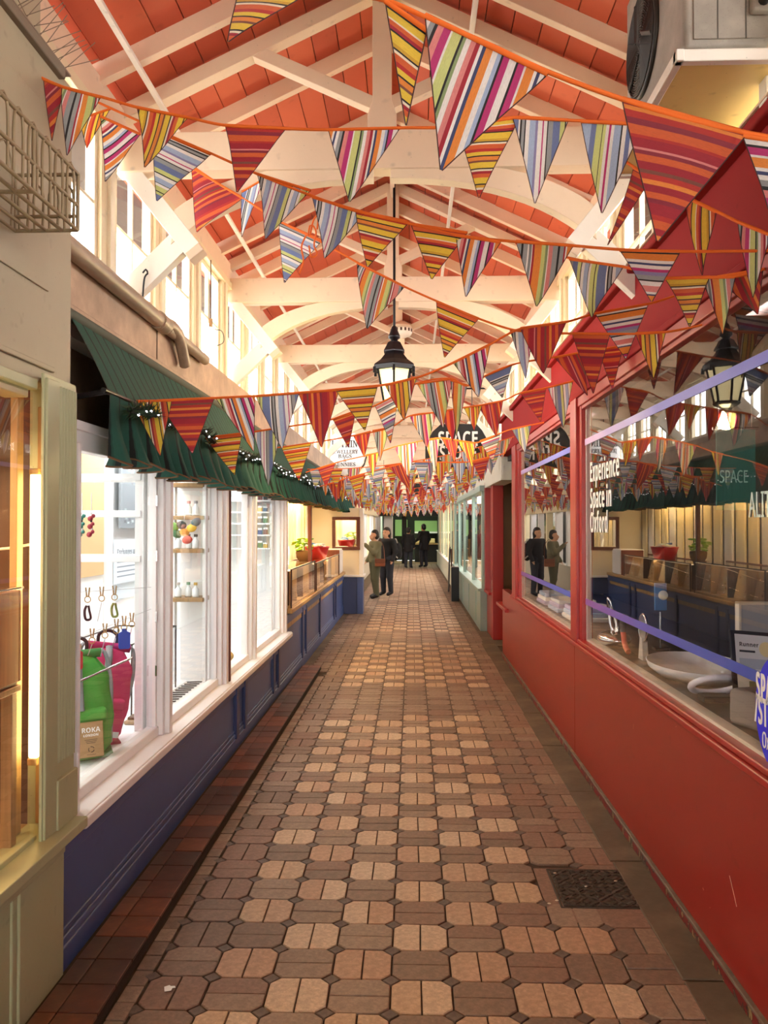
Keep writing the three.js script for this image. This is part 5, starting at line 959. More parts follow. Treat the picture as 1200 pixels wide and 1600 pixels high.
// ================================================================ THINGS IN THE RED SHOP WINDOW
{
  const Y = 0.926;
  const sw = thing('steel_ornament', 'polished steel swan necked ornament at the far end of the large red framed window', 'ornament', [1.37, Y, -5.72]);
  mk('neck', tube([V(0.0, 0.06, 0.06), V(0.02, 0.16, 0.05), V(0.0, 0.24, 0.0), V(-0.02, 0.32, -0.02), V(-0.01, 0.25, -0.05), V(0.0, 0.14, -0.03), V(0.02, 0.06, 0.02)], 0.018, 40, 10), chrome, sw);
  mk('bowl', moved(new THREE.SphereGeometry(1, 24, 14).scale(0.11, 0.055, 0.16), 0, 0.055, 0.03), chrome, sw);
  const ob = thing('orange_shoehorn', 'curved orange and grey shoehorn shape lying beside the steel ornament', 'ornament', [1.37, Y, -5.40]);
  mk('blade', tube([V(0, 0.02, 0.08), V(0, 0.05, 0.0), V(0, 0.13, -0.05)], 0.018, 16, 8), mat('warm_orange', 0xd8563a, 0.35), ob); mk('grip', tube([V(0, 0.13, -0.05), V(0, 0.2, -0.05), V(0.01, 0.24, -0.03)], 0.02, 14, 8), mat('grip_grey', 0x55504e, 0.5), ob);
  const md = thing('silver_disc', 'upright engraved silver disc on a pale wedge stand in the red framed window', 'disc', [1.42, Y, -5.16]);
  mk('disc', new THREE.CylinderGeometry(0.085, 0.085, 0.014, 36).rotateZ(Math.PI / 2).translate(0, 0.19, 0), mat('satin_silver', 0xc8cacc, 0.3, { metalness: 0.9 }), md);
  mk('disc_rim', new THREE.TorusGeometry(0.085, 0.009, 8, 36).rotateY(Math.PI / 2).translate(0, 0.19, 0), chrome, md);
  mk('stand', prism([[-0.05, 0], [0.05, 0], [0.018, 0.13], [-0.018, 0.13]], 0.03, 0.003).rotateY(Math.PI / 2).translate(-0.015, 0.0, 0), greyEdge, md);
  const bowl = thing('white_tray', 'wide white tray with a raised rim on the deck of the red shop window', 'tray', [1.56, Y, -4.6]);
  const wt = mat('tray_white', 0xe8f0f6, 0.35), half = [];
  mk('tray_body', lathe([[0.001, 0.012], [0.24, 0.014], [0.30, 0.05], [0.315, 0.075], [0.325, 0.072], [0.312, 0.04], [0.25, 0.0], [0.001, 0]], 40).scale(0.8, 1, 1.25), wt, bowl);
  mk('tray_handle', tube([V(0.0, 0.075, 0.40), V(-0.03, 0.10, 0.46), V(0.04, 0.10, 0.46), V(0.05, 0.08, 0.40)], 0.012, 16, 8), wt, bowl);
  const hoop = thing('white_hoop', 'small white hoop lying on the deck beside the grey cube', 'ornament', [1.42, Y, -3.95]);
  mk('hoop', new THREE.TorusGeometry(0.11, 0.016, 8, 32).rotateX(Math.PI / 2 - 0.5).translate(0, 0.075, 0), mat('hoop_white', 0xe6ebff, 0.3), hoop);
  mk('hoop_base', box(-0.07, 0, -0.05, 0.07, 0.03, 0.05, 0.008), darkMetal, hoop);
  const cube = thing('grey_cube', 'grey felt cube with embossed lettering on the deck of the red shop window', 'cube', [1.42, Y, -3.46]);
  const fel = mat('grey_felt', 0x8b8682, 0.85, { bumpMap: rep(T.bump, 6), bumpScale: 0.002 });
  cube.rotation.y = 0.35;
  mk('cube_body', box(-0.085, 0.0, -0.085, 0.085, 0.15, 0.085, 0.022), fel, cube);
  mk('embossed_panel', box(-0.05, 0.035, 0.08, 0.05, 0.12, 0.088, 0.006), fel, cube);
  { const t = mat('emboss_dark', 0x5c5753, 0.8), q = []; for (let i = 0; i < 3; i++) for (let k = 0; k < 4; k++) q.push(cbox(-0.03 + k * 0.018, 0.10 - i * 0.026, 0.0885, 0.013, 0.016, 0.004, 0.001)); mk('embossed_lettering', merge(q), t, cube); }
  const fr = thing('framed_notice', 'black framed printed notice leaning on the deck behind the blue round sign', 'picture frame', [1.56, Y, -3.80]);
  fr.rotation.set(0, 0.12, 0);
  mk('frame', bar(V(0, 0.0, 0.0), V(0.03, 0.33, -0.10), 0.235, 0.018, 0.004, V(0, 0, 1)), darkMetal, fr);
  { const q = new THREE.PlaneGeometry(0.2, 0.3), pm = printed('notice_face', 256, 384, (c, w, h) => { c.fillStyle = '#e9edf8'; c.fillRect(0, 0, w, h); c.fillStyle = '#20242e'; c.font = 'bold 34px sans-serif'; c.fillText('Runner', 24, 70); c.fillRect(24, 92, 96, 12); c.fillStyle = '#f1e2b0'; c.beginPath(); c.arc(190, 80, 44, 0, 7); c.fill(); c.fillStyle = '#b9c6dd'; c.fillRect(20, 140, 216, 60); c.fillStyle = '#efe4cf'; c.fillRect(0, 230, w, 154); c.fillStyle = '#8c8a5a'; c.fillRect(70, 270, 90, 70); c.fillStyle = '#caa27a'; c.fillRect(110, 250, 60, 60); });
    const up = V(0.03, 0.33, -0.10).normalize(), n = V(0, 0, 1).addScaledVector(up, -up.z).normalize(), x = V(0, 0, 0).crossVectors(up, n);
    q.applyMatrix4(new THREE.Matrix4().makeBasis(x, up, n).setPosition(V(0.015, 0.17, -0.05).addScaledVector(n, 0.0105))); mk('print', q, pm, fr); }
  const sc = thing('grey_screen', 'tall pale grey display panel standing at the back of the red shop deck', 'display panel', [1.86, Y, -4.55]);
  mk('panel', box(-0.1, 0.0, -0.02, 0.1, 0.40, 0.02, 0.006), mat('panel_grey', 0x9aa0aa, 0.5), sc); mk('panel_edge', box(-0.11, 0.0, -0.025, -0.095, 0.41, 0.03, 0.004), greyEdge, sc); mk('panel_top', box(-0.11, 0.395, -0.025, 0.11, 0.41, 0.03, 0.004), greyEdge, sc);
  const bp = thing('blue_poster', 'small blue card with a white planet picture on a stand behind the steel ornament', 'poster', [1.64, Y, -5.55]);
  mk('board', box(-0.04, 0.26, -0.008, 0.04, 0.44, 0.008, 0.004), mat('poster_blue', 0x3a78b8, 0.5), bp); mk('planet', new THREE.SphereGeometry(0.032, 16, 10).scale(1, 1, 0.3).translate(0.015, 0.36, 0.008), mat('planet_white', 0xeef0e6, 0.6), bp); mk('board_foot', box(-0.05, 0, -0.04, 0.05, 0.02, 0.04, 0.006), darkMetal, bp); mk('stem', rod(V(0, 0.02, 0), V(0, 0.25, 0), 0.008, 8), chrome, bp);
  // second window: white and blue folded goods
  for (let i = 0; i < 3; i++) { const t = thing('folded_cloth', ['white', 'pale blue', 'lilac'][i] + ' folded cloth on the deck of the second red framed window', 'cloth', [1.55, Y, -7.3 - i * 0.75]); for (let k = 0; k < 3; k++) mk('fold', box(-0.2 + 0.01 * k, 0.04 * k, -0.26 + 0.02 * k, 0.2 - 0.015 * k, 0.04 * k + 0.042, 0.26 - 0.01 * k, 0.018), mat('cloth_' + i + k, [0xf0f2f6, 0xb9cdf0, 0xcfc4ee][(i + k) % 3], 0.8), t); }

  // ---------------- vinyl on the panes
  const vinyl = thing('vinyl_band', 'lilac to blue vinyl band outlining the large pane of the red shop window', 'window vinyl', [0, 0, 0]);
  const grad = printed('vinyl_gradient', 512, 16, (c, w, h) => { const g = c.createLinearGradient(0, 0, w, 0); g.addColorStop(0, '#c9a6d8'); g.addColorStop(0.25, '#b09fdc'); g.addColorStop(0.55, '#8f90e0'); g.addColorStop(1, '#6f78e0'); c.fillStyle = g; c.fillRect(0, 0, w, h); }, 0.5);
  const grad2 = printed('vinyl_gradient_low', 512, 16, (c, w, h) => { const g = c.createLinearGradient(0, 0, w, 0); g.addColorStop(0, '#8a4fa0'); g.addColorStop(0.35, '#6a55b8'); g.addColorStop(0.7, '#4a58c0'); g.addColorStop(1, '#3a50b8'); c.fillStyle = g; c.fillRect(0, 0, w, h); }, 0.5);
  const band = (y0, y1, d0, d1, m) => { const g = box(1.2342, y0, -d1, 1.2366, y1, -d0, 0.0004), p = g.attributes.position, a = new Float32Array(p.count * 2); for (let i = 0; i < p.count; i++) { a[2 * i] = (p.getZ(i) + d1) / (d1 - d0); a[2 * i + 1] = 0.5; } g.setAttribute('uv', new THREE.BufferAttribute(a, 2)); return g; };
  mk('upper_band', band(2.315, 2.358, 2.83, 5.96, grad), grad, vinyl);
  mk('lower_band', band(1.185, 1.228, 2.83, 5.96, grad2), grad2, vinyl);
  mk('side_band', band(1.185, 2.358, 2.83, 2.87, grad2), mat('vinyl_blue', 0x7f86e4, 0.5), vinyl);
  const v2 = thing('vinyl_band', 'lilac vinyl band outlining the second pane of the red shop window', 'window vinyl', [0, 0, 0]);
  mk('upper_band', band(2.315, 2.358, 6.36, 9.43, grad), grad, v2); mk('lower_band', band(1.185, 1.228, 6.36, 9.43, grad2), grad2, v2);
  const vt = thing('window_lettering', 'white lettering reading Experience Space in Oxford on the large red framed pane', 'window lettering', [1.2355, 0, -5.79]);
  const wl = mat('white_vinyl', 0xf6f6f2, 0.5);
  [['Experience', 0.80, 2.045], ['Space in', 0.60, 1.865], ['Oxford', 0.50, 1.70]].forEach(([s, w, y]) => mk('lettering', letters(s, fontBold, w, 0.098, 0.0015).rotateY(-Math.PI / 2).translate(0, y, 0), wl, vt));
  // round blue sticker
  const st = thing('round_sign', 'round blue sign lettered SPACE STORE Oxford in white on the red shop pane', 'sign', [1.2355, 1.10, -2.83]);
  mk('disc', new THREE.CylinderGeometry(0.21, 0.21, 0.003, 48).rotateZ(Math.PI / 2), mat('sign_blue', 0x1c1cf0, 0.35), st);
  mk('lettering', letters('SPACE', fontBold, 0.215, 0.07, 0.002).rotateY(-Math.PI / 2).translate(-0.0018, 0.03, -0.2), wl, st);
  mk('lettering', letters('/STORE', fontBold, 0.25, 0.07, 0.002).rotateY(-Math.PI / 2).translate(-0.0018, -0.055, -0.215), wl, st);
  mk('lettering', letters('Oxford', fontSans, 0.15, 0.04, 0.002).rotateY(-Math.PI / 2).translate(-0.0018, -0.13, -0.15), wl, st);
  // teal hanging with lettering, seen in the shop behind the pane
  const tc = thing('teal_banner', 'teal hanging banner lettered SPACE inside the red shop', 'banner', [2.0, 1.84, -5.2]);
  mk('cloth', box(-0.12, 0, -0.006, 0.12, 0.5, 0.006, 0.003), mat('banner_teal', 0x3f7a70, 0.8), tc);
  mk('lettering', letters('SPACE', fontSans, 0.17, 0.055, 0.002).translate(-0.1, 0.17, 0.007), mat('lettering_mint', 0xa8e0d4, 0.6), tc);
  mk('top_rod', rod(V(-0.14, 0.505, 0), V(0.14, 0.505, 0), 0.010, 8), chrome, tc); for (const q of [-0.1, 0.1]) mk('hanger', rod(V(q, 0.5, 0), V(q, 0.765, 0), 0.003, 5), chrome, tc);
  const rl = thing('pane_lettering', 'pale lettering ALITY cut off by the near edge of the large red framed pane', 'window lettering', [1.2355, 1.777, -3.09]);
  mk('lettering', letters('ALITY', fontSans, 0.235, 0.066, 0.0015).rotateY(-Math.PI / 2), mat('lettering_pale', 0xcfe8e4, 0.5), rl);
}

// ================================================================ BUNTING
{
  const C = { R: '#a81a2c', r: '#c22a24', o: '#e0602a', a: '#f08c34', m: '#8e2136', n: '#7d4436', y: '#f2cf3c', Y: '#d9a92c', c: '#f6ead0', k: '#181618', w: '#f6f4f0', g: '#9aa0a2', G: '#7e8486', p: '#e58a86', P: '#c02a72', b: '#6b7db0', B: '#4d5a92', l: '#d3dc86', L: '#8aa06a', d: '#35406e', q: '#a9bfe0', u: '#8a86b8', t: '#d8b89c' };
  const stripes = {
    red: 'R14 r6 o10 R8 a5 r9 m8 o12 r4 R12 p3 m5 o9 R10 n5 r7 a6 R9 o8 m6',
    yel: 'y9 k2 Y4 c3 r6 o7 k2 y8 c2 o5 R4 k2 y10 Y4 k2 c3 o7 r5 y6 k2 a6 n3 y9 k2 c3 R4 o6',
    gry: 'l6 L4 k1 R3 w3 R3 p14 g8 k4 g9 w3 G5 w2 R4 a14 l8 L5 w2 p8 g10 k4 g8 R3 w3 a10 l6',
    blu: 'l9 k2 l5 b18 w3 k3 g5 k2 w7 q10 u4 w8 P2 w6 k2 g8 b12 l8 k2 w7 q10 k1 w5',
    mul: 'w7 k2 P6 w2 a8 w3 d3 w4 g5 k3 p6 P7 w2 l9 k2 L3 w5 p5 R4 w3 d3 a7 w5 q4 k2 P6',
    pal: 'a6 k1 P4 w5 p6 w3 k2 g6 w5 k2 a9 w4 d3 w5 P4 u5 g6 k2 w6 p8 w3 d2 a5',
    sky: 'w8 q10 b6 w3 k2 w5 n3 k2 w4 q14 b7 l8 k1 l4 w4 P3 w4 q9 k2 w5 b6',
  };
  const texOf = {};
  for (const [k, s] of Object.entries(stripes)) {
    const runs = s.split(' ').map((r) => [new THREE.Color(C[r[0]]).convertLinearToSRGB(), +r.slice(1)]), total = runs.reduce((q, r) => q + r[1], 0);
    texOf[k] = dtex(512, 64, (u, v, x, y) => { let t = u * total, i = 0; while (t > runs[i][1]) { t -= runs[i][1]; i++; } const c = runs[i][0], n = 0.95 + 0.1 * (hash(x, y) - 0.5) + 0.04 * ((x + y) & 1), w = 0.06; return [(c.r + w * (1 - c.r)) * n, (c.g + w * (1 - c.g)) * n, (c.b + w * (1 - c.b)) * n]; });
  }
  const cloth = {};
  for (const k of Object.keys(stripes)) cloth[k] = mat('bunting_cloth_' + k, 0xffffff, 0.9, { phys: true, map: texOf[k], side: THREE.DoubleSide, transmission: 0.3, thickness: 0, bumpMap: rep(T.weave, 14), bumpScale: 0.0004 });
  const tape = mat('orange_tape', 0xec7020, 0.75), hemM = mat('flag_hem', 0x4c3230, 0.85);
  // one pennant between its two top corners and its tip (points relative to the string's origin)
  function pennant(A, B, T3, kind, dir, bend) {
    const rows = 9, cols = 6, P = [], U = [], I = [], n = V(0, 0, 0).crossVectors(B.clone().sub(A), T3.clone().sub(A)).normalize(), w = B.distanceTo(A), h = T3.distanceTo(A.clone().add(B).multiplyScalar(0.5));
    const off = rnd() * 0.7, ph = rnd() * 6, q = V(0, 0, 0);
    for (let j = 0; j <= rows; j++) for (let i = 0; i <= cols; i++) {
      const s = j / rows, t = i / cols, s2 = Math.min(s, 0.985);
      q.copy(A).lerp(B, t).lerp(T3, s2);
      const r = bend * (Math.sin(t * 3.1 + ph) * (1 - s) * 0.7 * Math.sin(Math.min(1, s * 3) * 1.57) + 0.9 * Math.sin(s * 2.6 + ph) * s - 0.3 * Math.sin(ph) * 0);
      q.addScaledVector(n, r * w);
      P.push(q.x, q.y, q.z);
      const xx = (lerp(t, 0.5, s2) * w) / 0.27, yy = (s2 * h) / 0.27;
      if (dir === 'h') U.push(off + yy, xx); else if (dir === 'd') U.push(off + 0.75 * xx + 0.6 * yy, yy); else U.push(off + xx, yy);
    }
    for (let j = 0; j < rows; j++) for (let i = 0; i < cols; i++) { const k = j * (cols + 1) + i; I.push(k, k + cols + 1, k + 1, k + 1, k + cols + 1, k + cols + 2); }
    const g = new THREE.BufferGeometry(); g.setAttribute('position', new THREE.Float32BufferAttribute(P, 3)); g.setAttribute('uv', new THREE.Float32BufferAttribute(U, 2)); g.setIndex(I); g.computeVertexNormals();
    const L = [], E = [];
    for (let j = 0; j <= rows; j++) { const a = (j * (cols + 1)) * 3, b = (j * (cols + 1) + cols) * 3; L.push(V(P[a], P[a + 1], P[a + 2])); E.push(V(P[b], P[b + 1], P[b + 2])); }
    return [g, L, E];
  }
  // string: label, cord points [u, v], depth at its two ends, flags [uL, vL, uR, vR, uT, vT, cloth, direction]
  const G = 'bunting strings across the arcade';
  function bunting(label, cord, d0, d1, flags, near = true) {
    const u0 = cord[0][0], u1 = cord[cord.length - 1][0], dep = (u) => lerp(d0, d1, (u - u0) / (u1 - u0)), pts = cord.map(([u, v]) => at(u, v, dep(u))), o = pts[0].clone();
    const s = thing('bunting', label, 'bunting', o.toArray(), G);
    const rel = (u, v, e = 0) => at(u, v, dep(u) + e).sub(o);
    mk('cord', tube(pts.map((p) => p.clone().sub(o)), near ? 0.0055 : 0.005, Math.max(24, cord.length * 10), 5), tape, s);
    for (const [a, b, c, d, e, f, kind, dir] of flags) {
      const dT = dep((a + c) / 2) + R(-0.05, 0.05), A = rel(a, b), B = rel(c, d), Tp = at(e, f, dT).sub(o);
      const [g, L, E] = pennant(A, B, Tp, kind, dir, R(0.05, 0.12));
      const fl = mk('pennant', g, cloth[kind], s);
      if (near) mk('hem', merge([tube(L, 0.0014, 10, 4), tube(E, 0.0014, 10, 4)]), hemM, fl);
      mk('binding', tube([A, A.clone().lerp(B, 0.5), B], 0.0062, 4, 5), tape, fl);
    }
  }
  bunting('nearest bunting string with the largest pennants, passing over the cream canopy shelf', [[300, -150], [372, -60], [472, -20], [600, 0], [667, 28], [760, 68], [855, 112], [972, 155], [1065, 184], [1168, 208], [1300, 228], [1520, 240]], 1.78, 1.72, [[372, -12, 474, -6, 356, 69, 'yel', 'h'], [602, 2, 667, 48, 634, 196, 'yel', 'h'], [664, 24, 856, 116, 688, 263, 'mul', 'v'], [972, 155, 1168, 209, 1024, 384, 'red', 'h'], [1160, 212, 1290, 232, 1200, 330, 'mul', 'h']]);
  bunting('bunting string tied to the top of the olive fascia, level across the arcade', [[57, 118], [100, 137], [160, 152], [215, 168], [294, 184], [352, 196], [447, 201], [513, 203], [625, 200], [712, 198], [800, 184], [888, 188], [965, 192], [1060, 200], [1200, 212], [1240, 214]], 3.0, 2.72, [[68, 124, 100, 137, 81, 221, 'red', 'd'], [97, 136, 157, 152, 101, 240, 'gry', 'v'], [214, 168, 294, 184, 228, 266, 'yel', 'v'], [352, 196, 447, 201, 372, 304, 'red', 'h'], [513, 203, 625, 200, 544, 312, 'mul', 'v'], [714, 198, 812, 183, 748, 309, 'yel', 'h'], [801, 184, 888, 188, 836, 316, 'blu', 'v'], [908, 190, 1006, 195, 940, 336, 'sky', 'v']]);
  bunting('bunting string sloping from the clerestory end of the olive fascia to the far red fascia', [[153, 160], [216, 189], [270, 214], [330, 240], [402, 272], [487, 306], [556, 330], [642, 350], [712, 367], [785, 376], [895, 384], [968, 390], [1062, 393], [1200, 392], [1218, 392]], 3.45, 2.75, [[126, 186, 172, 170, 135, 232, 'yel', 'v'], [157, 182, 219, 210, 163, 284, 'mul', 'd'], [243, 205, 329, 241, 241, 311, 'blu', 'h'], [402, 272, 485, 298, 418, 376, 'blu', 'v'], [488, 308, 570, 333, 508, 406, 'blu', 'v'], [556, 330, 639, 347, 572, 416, 'yel', 'h'], [642, 350, 730, 364, 675, 438, 'yel', 'h'], [712, 368, 782, 379, 728, 466, 'mul', 'v'], [806, 377, 896, 384, 838, 480, 'gry', 'v'], [968, 391, 1063, 393, 1018, 470, 'pal', 'h']]);
  bunting('bunting string tied to the first truss, with loose orange ribbons, falling to the right', [[298, 258], [340, 286], [379, 309], [435, 345], [505, 380], [558, 410], [632, 448], [681, 470], [748, 498], [800, 515], [830, 519], [880, 521], [953, 522], [1040, 519], [1110, 505]], 4.5, 3.5, [[299, 262, 379, 310, 309, 366, 'red', 'd'], [378, 300, 412, 280, 377, 371, 'blu', 'v'], [436, 346, 503, 376, 444, 443, 'blu', 'h'], [558, 411, 632, 448, 571, 512, 'gry', 'v'], [682, 471, 748, 498, 693, 559, 'yel', 'h'], [797, 516, 834, 519, 822, 593, 'blu', 'v'], [894, 521, 953, 522, 926, 616, 'red', 'h'], [993, 521, 1040, 519, 1021, 592, 'yel', 'v']]);
  bunting('bunting string with a dark red pennant under the cream canopy shelf', [[960, 240], [992, 262], [1018, 276], [1070, 306], [1119, 330], [1160, 350], [1205, 368]], 3.2, 2.72, [[990, 262, 1019, 278, 950, 386, 'red', 'h'], [1070, 307, 1119, 331, 1096, 431, 'yel', 'v'], [1153, 347, 1203, 367, 1174, 466, 'mul', 'v']]);
  bunting('bunting string from beside the large pane to mid arcade with a grey and blue pennant', [[806, 380], [885, 402], [930, 411], [974, 417], [1039, 434], [1109, 433], [1149, 432], [1195, 420]], 3.5, 2.85, [[890, 405, 974, 417, 926, 498, 'blu', 'v'], [1039, 435, 1109, 433, 1080, 513, 'yel', 'h'], [1095, 434, 1149, 433, 1131, 524, 'gry', 'v'], [1120, 433, 1192, 421, 1183, 492, 'red', 'v']]);
  bunting('bunting string from the awning end rising past the lantern to the red fascia', [[204, 627], [262, 626], [335, 622], [400, 619], [468, 614], [524, 609], [590, 603], [655, 589], [710, 566], [766, 538], [800, 519], [813, 514], [885, 503], [930, 490], [1013, 475], [1053, 463]], 3.85, 3.72, [[206, 627, 268, 626, 251, 713, 'yel', 'v'], [245, 626, 335, 622, 302, 709, 'red', 'h'], [337, 622, 398, 619, 396, 706, 'mul', 'v'], [400, 619, 467, 614, 440, 702, 'blu', 'v'], [466, 614, 530, 609, 502, 700, 'red', 'v'], [524, 609, 590, 603, 570, 673, 'yel', 'h'], [602, 602, 651, 590, 632, 659, 'yel', 'v'], [708, 567, 766, 538, 748, 621, 'mul', 'v'], [813, 513, 885, 503, 849, 585, 'red', 'v'], [930, 490, 1013, 475, 978, 561, 'pal', 'h']]);
  bunting('bunting string crossing behind the lantern to the second red framed pane', [[318, 684], [378, 677], [440, 668], [520, 655], [590, 632], [652, 599], [707, 592], [728, 603], [765, 584], [800, 570], [867, 558], [911, 550], [974, 540]], 5.1, 4.7, [[320, 684, 378, 677, 368, 743, 'yel', 'h'], [396, 675, 440, 668, 420, 760, 'blu', 'v'], [520, 655, 556, 642, 545, 700, 'red', 'h'], [586, 634, 624, 615, 611, 694, 'pal', 'h'], [652, 600, 707, 592, 692, 668, 'gry', 'v'], [704, 594, 730, 602, 713, 682, 'gry', 'v'], [757, 588, 800, 570, 785, 622, 'blu', 'h'], [867, 559, 911, 550, 918, 619, 'red', 'v'], [934, 546, 974, 541, 957, 609, 'red', 'h']]);
  bunting('bunting string dipping in front of the black hanging sign', [[430, 700], [500, 690], [556, 680], [610, 668], [640, 650], [682, 644], [725, 637], [786, 626], [813, 614], [853, 606], [900, 594]], 6.4, 5.9, [[440, 699, 486, 692, 466, 752, 'yel', 'h'], [552, 681, 579, 674, 570, 715, 'red', 'v'], [582, 673, 609, 668, 594, 721, 'gry', 'v'], [640, 650, 682, 644, 667, 700, 'mul', 'v'], [688, 643, 717, 638, 707, 690, 'red', 'v'], [725, 637, 753, 633, 741, 673, 'yel', 'v'], [747, 634, 786, 626, 776, 683, 'red', 'v'], [813, 614, 853, 607, 845, 660, 'red', 'h'], [856, 606, 895, 596, 880, 668, 'blu', 'v']]);
  bunting('bunting string below the black hanging sign, yellow pennant near its middle', [[478, 738], [528, 722], [588, 708], [617, 698], [653, 690], [690, 684], [742, 692], [795, 672], [850, 660]], 8.0, 7.4, [[497, 733, 524, 724, 510, 762, 'red', 'h'], [572, 711, 592, 707, 583, 746, 'yel', 'v'], [617, 698, 653, 690, 637, 746, 'mul', 'v'], [664, 689, 687, 685, 680, 741, 'mul', 'v'], [690, 685, 717, 688, 710, 722, 'red', 'v'], [715, 688, 743, 692, 738, 730, 'yel', 'v'], [750, 689, 782, 677, 770, 722, 'pal', 'h'], [800, 671, 830, 664, 820, 708, 'blu', 'v']]);
  bunting('bunting string in the middle distance starting over the jewellery counter', [[500, 760], [560, 742], [608, 730], [640, 722], [680, 722], [730, 722], [790, 708]], 9.6, 9.0, [[512, 757, 538, 749, 527, 785, 'red', 'v'], [545, 747, 570, 740, 560, 780, 'yel', 'h'], [578, 737, 602, 731, 592, 768, 'blu', 'h'], [608, 730, 640, 722, 640, 766, 'red', 'v'], [648, 722, 670, 722, 660, 760, 'blu', 'h'], [676, 722, 700, 722, 688, 758, 'yel', 'v'], [706, 722, 730, 722, 719, 757, 'sky', 'v'], [738, 720, 765, 714, 752, 752, 'red', 'h']]);
  // the many strings further on: each hangs between the two rows of shops
  const kinds = ['red', 'yel', 'gry', 'blu', 'mul', 'pal', 'sky'], far = ['eleven', 'twelve', 'thirteen', 'fourteen', 'fifteen', 'sixteen', 'seventeen', 'eighteen', 'nineteen', 'twenty'];
  const yAt = (d) => lerp(2.74, 2.42, Math.min(1, (d - 9) / 16));
  const where = ['over the near counter case', 'over the potted plant', 'over the red post of the counter', 'over the red basket', 'over the far counter case', 'over the white cabinet', 'at the near face of the pier', 'at the far face of the pier', 'before the woman in olive', 'over the woman in olive', 'over the woman in black', 'just past the two women', 'by the last teal window', 'at the first pale shop', 'past the first pale shop', 'well past the pale posts', 'short of the far end', 'nearest the far end'];
  where.forEach((w, i) => {
    const d = 9.5 + i * 0.95 + (i > 11 ? (i - 11) * 0.6 : 0), y0 = 2.36 + R(-0.05, 0.04), y1 = yAt(d) + R(-0.02, 0.1), sag = R(0.08, 0.18), tilt = R(-0.25, 0.25), x0 = -1.20, x1 = 1.16;
    const s = thing('bunting', 'far bunting string of striped pennants ' + w, 'bunting', [x0, y0, -d + tilt / 2], G);
    const P = (t) => V((x1 - x0) * t, (y1 - y0) * t - sag * 4 * t * (1 - t), -tilt * t);
    mk('cord', tube([0, 0.125, 0.25, 0.375, 0.5, 0.625, 0.75, 0.875, 1].map(P), 0.005, 24, 4), tape, s);
    const n = 11;
    for (let k = 0; k < n; k++) {
      const t0 = (k + 0.08 + R(0, 0.06)) / n, t1 = (k + 0.92) / n, A = P(t0), B = P(t1), Tp = P((t0 + t1) / 2 + R(-0.012, 0.012)); Tp.y -= R(0.21, 0.27); Tp.z += R(-0.05, 0.05);
      const kind = kinds[Math.floor(rnd() * 6.99)], [g] = pennant(A, B, Tp, kind, rnd() < 0.45 ? 'h' : 'v', R(0.03, 0.1));
      mk('pennant', g, cloth[kind], s);
    }
  });
  // loose ribbons knotted on the string
  const rb = thing('loose_ribbon', 'loose orange ribbon ends knotted on the bunting string near the first truss', 'ribbon', at(478, 368, 4.0).toArray());
  const rp = (pts) => tube(pts.map(([x, y, z]) => V(x, y, z)), 0.0045, 20, 5);
  mk('ribbon_end', rp([[0, 0, 0], [-0.02, -0.06, 0.01], [-0.012, -0.12, 0], [-0.03, -0.19, 0.01]]), tape, rb);
  mk('ribbon_end', rp([[0.01, 0, 0], [0.025, 0.05, 0.01], [0.05, 0.02, 0.01], [0.04, -0.05, 0], [0.055, -0.09, 0], [0.03, -0.11, 0.01], [0.015, -0.05, 0]]), tape, rb);
  mk('ribbon_end', rp([[0.02, 0.0, 0], [0.04, 0.08, 0], [0.06, 0.1, 0], [0.055, 0.03, 0]]), tape, rb);
}

